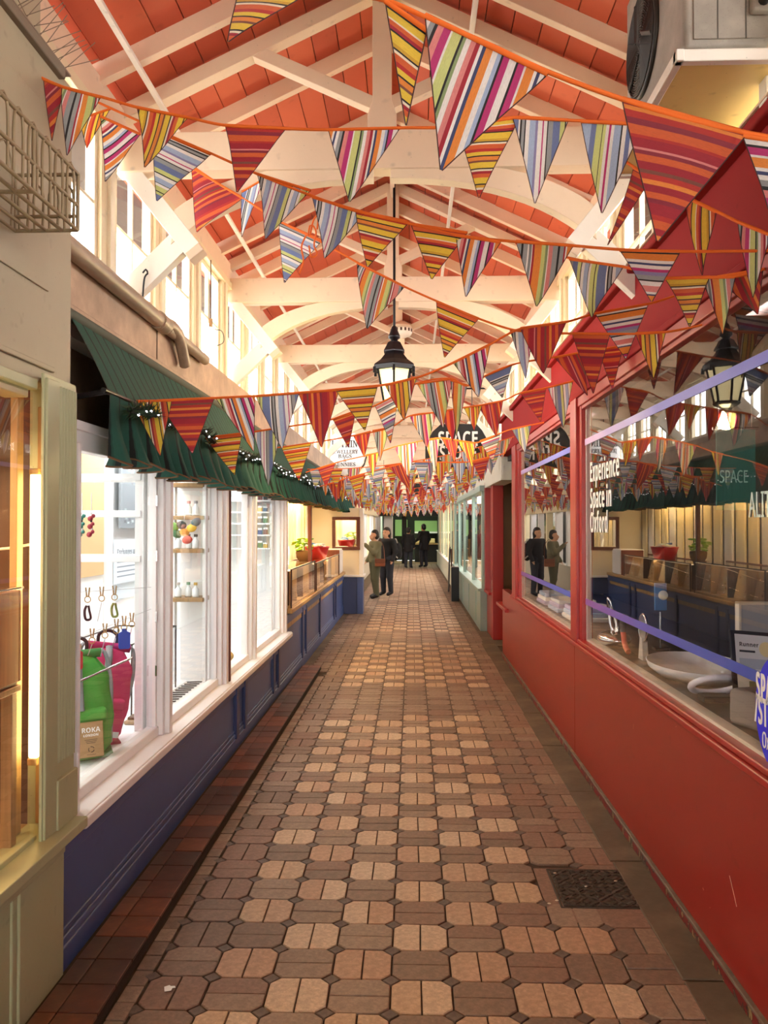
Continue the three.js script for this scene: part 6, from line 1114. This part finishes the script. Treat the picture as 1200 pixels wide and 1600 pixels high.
// ================================================================ LANTERN, SIGNS, FITTINGS
{
  const L = thing('lantern', 'black six sided hanging lantern with glowing pale yellow panes on a long rod', 'lantern', [-0.145, 0, -7.0]);
  const six = (pts, h0 = 6) => { const g = lathe(pts, 6); g.deleteAttribute('normal'); const f = g.toNonIndexed(); f.computeVertexNormals(); return f.rotateY(Math.PI / 6 * 0); };
  mk('rod', rod(V(0, 3.40, 0), V(0, 4.70, 0), 0.011, 8), darkMetal, L);
  mk('finial', lathe([[0.001, 3.44], [0.022, 3.42], [0.03, 3.39], [0.05, 3.345], [0.05, 3.325], [0.03, 3.31], [0.03, 3.29], [0.001, 3.29]], 16), darkMetal, L);
  mk('vent_cap', six([[0.035, 3.30], [0.06, 3.285], [0.088, 3.235], [0.10, 3.215], [0.10, 3.205], [0.04, 3.205]]), darkMetal, L);
  mk('hood', six([[0.075, 3.215], [0.085, 3.19], [0.13, 3.135], [0.185, 3.095], [0.192, 3.085], [0.192, 3.05], [0.172, 3.045], [0.16, 3.075], [0.06, 3.19]]), darkMetal, L);
  for (let i = 0; i < 6; i++) {
    const a = i * Math.PI / 3, P = (r, y) => V(Math.sin(a) * r, y, Math.cos(a) * r);
    mk('corner_bar', rod(P(0.155, 3.055), P(0.095, 2.76), 0.010, 6), darkMetal, L);
    mk('lug', box(-0.012, -0.03, -0.012, 0.012, 0.02, 0.012, 0.004).translate(P(0.188, 3.05).x, 3.05, P(0.188, 3.05).z), darkMetal, L);
    const b = (i + 1) * Math.PI / 3, q = [P(0.148, 3.05), P(0.09, 2.765), V(Math.sin(b) * 0.09, 2.765, Math.cos(b) * 0.09), V(Math.sin(b) * 0.148, 3.05, Math.cos(b) * 0.148)];
    const g = new THREE.BufferGeometry(); g.setAttribute('position', new THREE.Float32BufferAttribute([q[0], q[1], q[2], q[0], q[2], q[3]].flatMap((p) => p.toArray()), 3)); g.computeVertexNormals();
    mk('lantern_pane', g, mat('lantern_pane_glow', 0xfff4c4, 0.5, { emissive: 0xfff0b0, emissiveIntensity: 0.95, side: THREE.DoubleSide }), L);
  }
  mk('base_ring', six([[0.001, 2.775], [0.105, 2.775], [0.112, 2.76], [0.10, 2.745], [0.05, 2.72], [0.02, 2.68], [0.001, 2.67]]), darkMetal, L);
  const pl = new THREE.PointLight(0xffe2a0, 5); pl.position.set(-0.145, 2.62, -7.0); pl.shadow.radius = 4; pl.castShadow = true; scene.add(pl);
  const d = thing('ceiling_fitting', 'round cream vented fitting fixed to a king post behind the lantern', 'vent', [-0.12, 4.02, -9.82]);
  mk('dome', lathe([[0.001, 0.13], [0.06, 0.125], [0.11, 0.09], [0.125, 0.05], [0.001, 0.05]], 28), cream, d);
  mk('band', lathe([[0.12, 0.05], [0.128, 0.045], [0.128, 0.0], [0.11, -0.03], [0.06, -0.05], [0.001, -0.05]], 28), whitePaint, d);
  for (let i = 0; i < 16; i++) { const a = i * Math.PI / 8; mk('slot', moved(box(-0.012, -0.018, -0.004, 0.012, 0.018, 0.004, 0.002), Math.sin(a) * 0.127, 0.024, Math.cos(a) * 0.127, a), darkWood, d); }
  mk('arm', rod(V(0, 0.12, -0.0), V(0, 0.16, -0.06), 0.014, 8), cream, d);

  // black hanging sign
  const s = thing('hanging_sign', 'black hanging sign with cut corners lettered SPACE STORE in white', 'sign', [0.66, 2.87, -11.85]);
  const board = [[-0.46, -0.22], [-0.42, -0.32], [0.34, -0.32], [0.43, -0.24], [0.43, 0.06], [0.34, 0.22], [0.26, 0.31], [-0.24, 0.31], [-0.36, 0.2], [-0.46, 0.0]];
  mk('board', prism(board, 0.03, 0.004).translate(0, 0, -0.02), mat('sign_black', 0x121214, 0.45), s);
  const wl = mat('sign_white_letter', 0xf4f4f0, 0.5);
  mk('lettering', letters('SPACE', fontBold, 0.56, 0.15, 0.004).translate(-0.28, 0.0, 0.016), wl, s);
  mk('lettering', letters('/STORE', fontBold, 0.60, 0.15, 0.004).translate(-0.34, -0.2, 0.016), wl, s);
  mk('lettering', letters('SPACE', fontBold, 0.56, 0.15, 0.004).rotateY(Math.PI).translate(0.28, 0.0, -0.027), wl, s);
  mk('lettering', letters('/STORE', fontBold, 0.60, 0.15, 0.004).rotateY(Math.PI).translate(0.30, -0.2, -0.027), wl, s);
  mk('hanger', rod(V(-0.2, 0.3, 0), V(-0.2, 0.82, 0), 0.006, 6), darkMetal, s); mk('hanger', rod(V(0.2, 0.3, 0), V(0.2, 0.82, 0), 0.006, 6), darkMetal, s);
  mk('hanger', rod(V(-0.3, 0.82, 0), V(0.65, 0.82, 0), 0.012, 8), darkMetal, s);
  // white shop sign on the left
  const c = thing('shop_sign', 'white shaped hanging sign lettered CLOTHING JEWELLERY BAGS and SUNNIES over the awning', 'sign', [-1.33, 3.22, -16.6]);
  mk('board', prism([[-0.40, -0.1], [-0.34, -0.28], [-0.12, -0.42], [0, -0.47], [0.12, -0.42], [0.34, -0.28], [0.40, -0.1], [0.40, 0.14], [0.22, 0.34], [0.0, 0.44], [-0.22, 0.34], [-0.40, 0.14]], 0.03, 0.004).translate(0, 0, -0.02), mat('sign_white', 0xf2f1f4, 0.5), c);
  const bk = mat('sign_black_letter', 0x1a1a20, 0.5);
  [['CLOTHING', 0.70, 0.10, 0.08], ['JEWELLERY', 0.52, 0.055, -0.045], ['BAGS', 0.27, 0.055, -0.135], ['&', 0.06, 0.05, -0.21], ['SUNNIES', 0.42, 0.055, -0.30]].forEach(([t, w, h, y]) => { mk('lettering', letters(t, fontSerif, w, h, 0.004).translate(-w / 2, y, 0.016), bk, c); mk('lettering', letters(t, fontSerif, w, h, 0.004).rotateY(Math.PI).translate(w / 2, y, -0.027), bk, c); });
  mk('scroll', tube([V(-0.36, -0.30, 0), V(-0.14, -0.45, 0), V(0, -0.51, 0), V(0.14, -0.45, 0), V(0.36, -0.30, 0), V(0.43, -0.1, 0)], 0.014, 40, 8), darkMetal, c);
  mk('hanger', rod(V(0, 0.43, 0), V(0, 0.66, 0), 0.01, 6), darkMetal, c); mk('hanger', rod(V(-0.28, 0.66, 0), V(0.35, 0.66, 0), 0.012, 8), darkMetal, c);
  // small pale and black signs further on, hung from the roof
  const mini = [[0.1, 2.95, -20.75, 0.9, 0.34, 0xf0e6b8, 'cream hanging sign with a small black mark over the paving by the pier'], [-0.5, 2.78, -23.45, 0.8, 0.3, 0xf3ecd0, 'cream hanging sign beyond the two women'], [0.75, 2.7, -26.15, 0.7, 0.34, 0xd8dcea, 'pale lilac hanging sign by the first pale shop'], [-0.1, 2.62, -28.85, 1.0, 0.3, 0xe8e4ee, 'white hanging sign with a blue stripe well along the arcade']];
  mini.forEach(([x, y, z, w, h, col, lb], i) => { const m = thing('small_hanging_sign', lb, 'sign', [x, y, z]); mk('board', box(-w / 2, -h / 2, -0.015, w / 2, h / 2, 0.015, 0.006), mat('mini_sign_' + i, col, 0.5), m); mk('mark', i === 3 ? box(-w * 0.3, -0.03, 0.012, w * 0.1, 0.03, 0.02, 0.002) : box(-0.1, -0.05, 0.012, 0.06, 0.05, 0.02, 0.002), i === 3 ? mat('mark_blue', 0x5a66b4, 0.5) : bk, m); for (const s2 of [-1, 1]) mk('hanger', rod(V(s2 * w * 0.35, h / 2, 0), V(s2 * w * 0.35, 3.70 - y, 0), 0.006, 6), darkMetal, m); });
}

// ================================================================ FAR END
{
  const e = struct('wall_far', 'dark shop at the far end of the arcade with a lit counter');
  const dk = mat('far_dark', 0x131313, 0.6), gr = mat('far_green_goods', 0x8fae6e, 0.6);
  mk('rear_wall', box(-3.2, 0, -41.2, 3.3, 4.0, -41, 0), mat('far_rear', 0x3a3d34, 0.7), e);
  mk('side_wall', box(-3.2, 0, -41, -1.4, 3.6, -37.6, 0), shopWhite, e);
  mk('side_wall', box(1.25, 0, -41, 3.3, 3.6, -37.6, 0), dk, e);
  mk('header', box(-1.45, 2.14, -37.75, 1.4, 3.75, -37.5, 0.01), dk, e);
  mk('gable', prism([[-1.8, 3.7], [1.5, 3.7], [1.5, 4.1], [-0.16, 4.85], [-1.8, 4.1]], 0.1).translate(0, 0, -37.7), cream2, e);
  mk('far_roof', box(-3.2, 2.62, -41, 3.3, 2.7, -37.6, 0), dk, e);
  mk('far_floor', box(-3.2, -0.2, -41, 3.3, -0.006, -37.9, 0), mat('far_floor_tile', 0x8a6a50, 0.7), e);
  mk('pillar', box(-0.44, 0, -38.0, -0.22, 2.15, -37.7, 0.01), dk, e); mk('pillar', box(-1.25, 0, -38.0, -0.85, 2.15, -37.7, 0.01), shopWhite, e);
  mk('counter', box(0.15, 0, -39.6, 1.25, 0.82, -39.0, 0.02), dk, e); mk('counter_top', box(0.12, 0.82, -39.62, 1.26, 0.88, -38.95, 0.01), oak, e);
  mk('lit_shelf', box(0.15, 1.42, -40.6, 1.25, 1.95, -40.3, 0.02), gr, e); mk('lit_shelf', box(-0.8, 1.2, -40.7, -0.2, 2.0, -40.4, 0.02), gr, e);
  mk('shelf_edge', box(0.15, 1.34, -40.6, 1.25, 1.42, -40.2, 0.01), shopWhite, e); mk('goods_row', box(0.2, 0.9, -39.5, 1.1, 1.1, -39.1, 0.02), mat('far_buff', 0xd8c08a, 0.6), e);
  mk('ceiling_light', cbox(0, 2.585, -38.6, 2.22, 0.04, 0.52, 0.004), mat('green_ceiling_light_panel', 0xffffff, 0.5, { emissive: 0xeaffda, emissiveIntensity: 2 }), e);
}

// ================================================================ PEOPLE
{
  // a body is a field of tapered limbs joined smoothly and meshed; clothes are fields a little larger over the part they cover
  const sdf = (p, a, b, ra, rb) => { const ax = p[0] - a[0], ay = p[1] - a[1], az = p[2] - a[2], bx = b[0] - a[0], by = b[1] - a[1], bz = b[2] - a[2]; const h = Math.max(0, Math.min(1, (ax * bx + ay * by + az * bz) / (bx * bx + by * by + bz * bz))); return Math.hypot(ax - bx * h, ay - by * h, az - bz * h) - lerp(ra, rb, h); };
  const field = (bones, k = 0.03, grow = 0, cut = null, N = 84) => {
    const size = 1.9, mc = new MarchingCubes(N, new THREE.MeshBasicMaterial(), false, false, 60000), F = mc.field, half = N / 2;
    for (let z = 0; z < N; z++) for (let y = 0; y < N; y++) for (let x = 0; x < N; x++) {
      const p = [(x - half) / half * size / 2, (y - half) / half * size / 2 + 0.88, (z - half) / half * size / 2];
      let d = 1e3;
      for (const b of bones) { const q = sdf(p, b[0], b[1], b[2] + grow, b[3] + grow); const h = Math.max(k - Math.abs(d - q), 0) / k; d = Math.min(d, q) - h * h * k / 4; }
      if (cut) d = Math.max(d, cut(p));
      F[x + y * N + z * N * N] = -d;
    }
    mc.isolation = 0; mc.update();
    const n = mc.count, P = new Float32Array(n * 3), A = mc.positionArray;
    for (let i = 0; i < n; i++) { P[3 * i] = A[3 * i] * size / 2; P[3 * i + 1] = A[3 * i + 1] * size / 2 + 0.88; P[3 * i + 2] = A[3 * i + 2] * size / 2; }
    let g = new THREE.BufferGeometry(); g.setAttribute('position', new THREE.BufferAttribute(P, 3));
    g = mergeVertices(g, 1e-4); g.computeVertexNormals();
    return uvm(g);
  };
  const limb = (o, s) => ({ ...o });
  function person(label, pos, turn, scale, o) {
    const g = thing('person', label, 'person', pos); g.rotation.y = turn; g.scale.setScalar(scale);
    const H = o.hands, K = o.knees ?? [[0.10, 0.47, 0.02], [-0.10, 0.47, 0.02]], A = o.ankles ?? [[0.11, 0.08, -0.02], [-0.11, 0.08, -0.02]], E = o.elbows, head = o.head ?? [0, 1.50, 0.03];
    const legs = [0, 1].flatMap((i) => [[[i ? -0.09 : 0.09, 0.88, 0], K[i], 0.095, 0.062], [K[i], A[i], 0.06, 0.042], [A[i], [A[i][0], 0.045, A[i][2] + 0.13], 0.04, 0.03]]);
    const torso = [[[0, 0.90, 0], [0, 1.08, 0.0], 0.13, 0.115], [[0, 1.08, 0], [0, 1.28, -0.005], 0.115, 0.125], [[-0.15, 1.31, -0.01], [0.15, 1.31, -0.01], 0.065, 0.065]];
    const arms = [0, 1].flatMap((i) => [[[i ? -0.17 : 0.17, 1.31, -0.01], E[i], 0.052, 0.040], [E[i], H[i], 0.038, 0.026]]);
    const neck = [[[0, 1.33, 0], [head[0] * 0.6, 1.42, head[2] * 0.6], 0.055, 0.048]];
    const skull = [[[head[0], 1.545, head[2] - 0.015], [head[0], 1.47, head[2] + 0.03], 0.088, 0.062], [[head[0], 1.44, head[2] + 0.055], [head[0], 1.445, head[2] + 0.06], 0.035, 0.03], [[head[0], 1.505, head[2] + 0.09], [head[0], 1.488, head[2] + 0.108], 0.014, 0.016], [[head[0] + 0.085, 1.52, head[2]], [head[0] + 0.088, 1.49, head[2]], 0.018, 0.012], [[head[0] - 0.085, 1.52, head[2]], [head[0] - 0.088, 1.49, head[2]], 0.018, 0.012]];
    const skin = mat(o.skin ? 'skin_' + o.skin.toString(16) : 'skin', o.skin ?? 0xc08a6c, 0.55);
    const fingers = [0, 1].flatMap((i) => { const h = H[i], dx = h[0] - E[i][0], dy = h[1] - E[i][1], dz = h[2] - E[i][2], L = Math.hypot(dx, dy, dz), t = [dx / L, dy / L, dz / L], sx = t[1], sy = -t[0], out = []; const c = [h[0] + t[0] * 0.04, h[1] + t[1] * 0.04, h[2] + t[2] * 0.04]; out.push(rod(V(...h), V(...c), 0.026, 8, 0.03)); for (let f = 0; f < 4; f++) { const w = (f - 1.5) * 0.015, b = V(c[0] + sx * w, c[1] + sy * w, c[2]), e = b.clone().add(V(...t).multiplyScalar([0.055, 0.065, 0.062, 0.048][f])); e.z += 0.012; out.push(rod(b, e, 0.008, 6, 0.006)); } out.push(rod(V(h[0] + sx * 0.025, h[1] + sy * 0.025, h[2]), V(c[0] + sx * 0.05, c[1] + sy * 0.05, c[2] + 0.02), 0.009, 6, 0.007)); return out; });
    mk('body', merge([field([...legs, ...torso, ...arms, ...neck, ...skull], 0.035), ...fingers]), skin, g);
    mk('jacket', field([...torso, ...arms, ...(o.coat ? [[[0, 0.92, 0], [0, 0.66, 0], 0.15, 0.17]] : [])], 0.05, 0.022, (p) => Math.max(o.hem - p[1], p[1] - 1.385)), o.jacketMat, g);
    mk('trousers', field([...legs.filter((_, i) => i % 3 < 2), [[0, 0.92, 0], [0, 0.99, 0], 0.135, 0.12]], 0.03, 0.016, (p) => Math.max(0.06 - p[1], p[1] - 1.0)), o.trouserMat, g);
    mk('shoes', field(legs.filter((_, i) => i % 3 === 2), 0.02, 0.014, (p) => Math.max(-0.0 - p[1], p[1] - 0.115), 64), o.shoeMat ?? darkMetal, g);
    mk('hair', field([[[head[0], 1.57, head[2] - 0.03], [head[0], 1.50, head[2] - 0.05], 0.095, 0.085], ...(o.longHair ? [[[head[0], 1.5, head[2] - 0.06], [head[0], 1.28, head[2] - 0.09], 0.08, 0.06]] : [])], 0.03, 0, (p) => Math.max(p[2] - head[2] - 0.055 + (p[1] < 1.56 ? 0.05 : 0), -10)), o.hairMat, g);
    const eyeM = mat('eye_dark', 0x1a1412, 0.3);
    for (const s of [-1, 1]) mk('eye', new THREE.SphereGeometry(0.010, 8, 6).scale(1.2, 0.7, 0.6).translate(head[0] + s * 0.033, 1.525, head[2] + 0.083), eyeM, g);
    mk('mouth', new THREE.SphereGeometry(0.018, 10, 5).scale(1, 0.25, 0.4).translate(head[0], 1.452, head[2] + 0.09), mat('lips', 0x9a5048, 0.5), g);
    return g;
  }
  const jk = mat('olive_jacket_cloth', 0x6a6448, 0.85), bl = mat('black_coat_cloth', 0x17161a, 0.85), jn = mat('dark_jeans', 0x2a2d38, 0.85), ol = mat('grey_green_trousers', 0x55543f, 0.85), hairB = mat('dark_hair', 0x241812, 0.6), hairK = mat('black_hair', 0x120e0c, 0.55);
  const w1 = person('woman in an olive jacket with a tan satchel looking at the left shop, arm raised', [-0.87, 0, -19.8], -1.1, 0.985, { hands: [[0.10, 1.30, 0.30], [-0.2, 0.90, 0.12]], elbows: [[0.22, 1.10, 0.12], [-0.24, 1.08, -0.02]], hem: 0.86, jacketMat: jk, trouserMat: ol, hairMat: hairB, skin: 0xc99474, knees: [[0.10, 0.47, 0.03], [-0.11, 0.47, -0.02]], ankles: [[0.12, 0.08, 0.0], [-0.15, 0.08, -0.10]] });
  const sat = thing('satchel', 'small tan leather shoulder satchel hanging at the hip of the woman in olive', 'bag', [-0.74, 0.86, -19.56]);
  mk('satchel_body', box(-0.12, -0.09, -0.045, 0.12, 0.09, 0.045, 0.02), mat('satchel_tan', 0x8a4a26, 0.5), sat); mk('satchel_flap', box(-0.122, -0.01, 0.03, 0.122, 0.095, 0.056, 0.012), mat('satchel_brown', 0x6f3a1e, 0.5), sat);
  mk('satchel_strap', tube([V(-0.11, 0.08, 0), V(-0.10, 0.36, -0.06), V(-0.02, 0.54, -0.16), V(0.06, 0.4, -0.28), V(0.11, 0.08, 0)], 0.008, 24, 6), mat('satchel_brown', 0), sat);
  const w2 = person('woman with long dark hair in a black coat walking beside the woman in olive', [-0.61, 0, -20.6], -0.6, 1.02, { hands: [[0.24, 0.86, 0.1], [-0.24, 0.86, 0.1]], elbows: [[0.25, 1.08, -0.02], [-0.25, 1.08, -0.02]], hem: 0.80, jacketMat: bl, trouserMat: jn, hairMat: hairK, longHair: true, skin: 0xd0a080 });
  const rs = thing('rucksack', 'black rucksack with pale straps on the back of the woman in the black coat', 'bag', [-0.42, 1.1, -20.86]);
  rs.rotation.y = -0.6;
  mk('rucksack_body', moved(new THREE.SphereGeometry(1, 24, 18).scale(0.17, 0.25, 0.12), 0, 0, -0.03), bl, rs); mk('rucksack_pocket', moved(new THREE.SphereGeometry(1, 18, 14).scale(0.13, 0.13, 0.06), 0, -0.08, -0.13), jn, rs);
  for (const s of [-1, 1]) mk('rucksack_strap', tube([V(s * 0.09, 0.2, 0.02), V(s * 0.12, 0.3, 0.14), V(s * 0.13, 0.15, 0.28), V(s * 0.12, -0.05, 0.22), V(s * 0.1, -0.18, 0.02)], 0.016, 20, 6), greyEdge, rs);
  person('person in a dark coat in silhouette at the far end, nearer the dark pillar', [-0.13, 0, -33.6], 2.8, 1.0, { hands: [[0.22, 0.86, 0.06], [-0.22, 0.86, 0.06]], elbows: [[0.25, 1.08, -0.02], [-0.25, 1.08, -0.02]], hem: 0.66, coat: true, jacketMat: bl, trouserMat: jn, hairMat: hairK });
  person('taller person in a dark coat standing in silhouette at the far end, beside another', [0.50, 0, -34.3], -2.5, 1.08, { hands: [[0.20, 1.0, 0.22], [-0.22, 0.86, 0.06]], elbows: [[0.27, 1.08, 0.0], [-0.25, 1.08, -0.02]], hem: 0.66, coat: true, jacketMat: bl, trouserMat: jn, hairMat: hairK });
}

renderer.render(scene, camera);
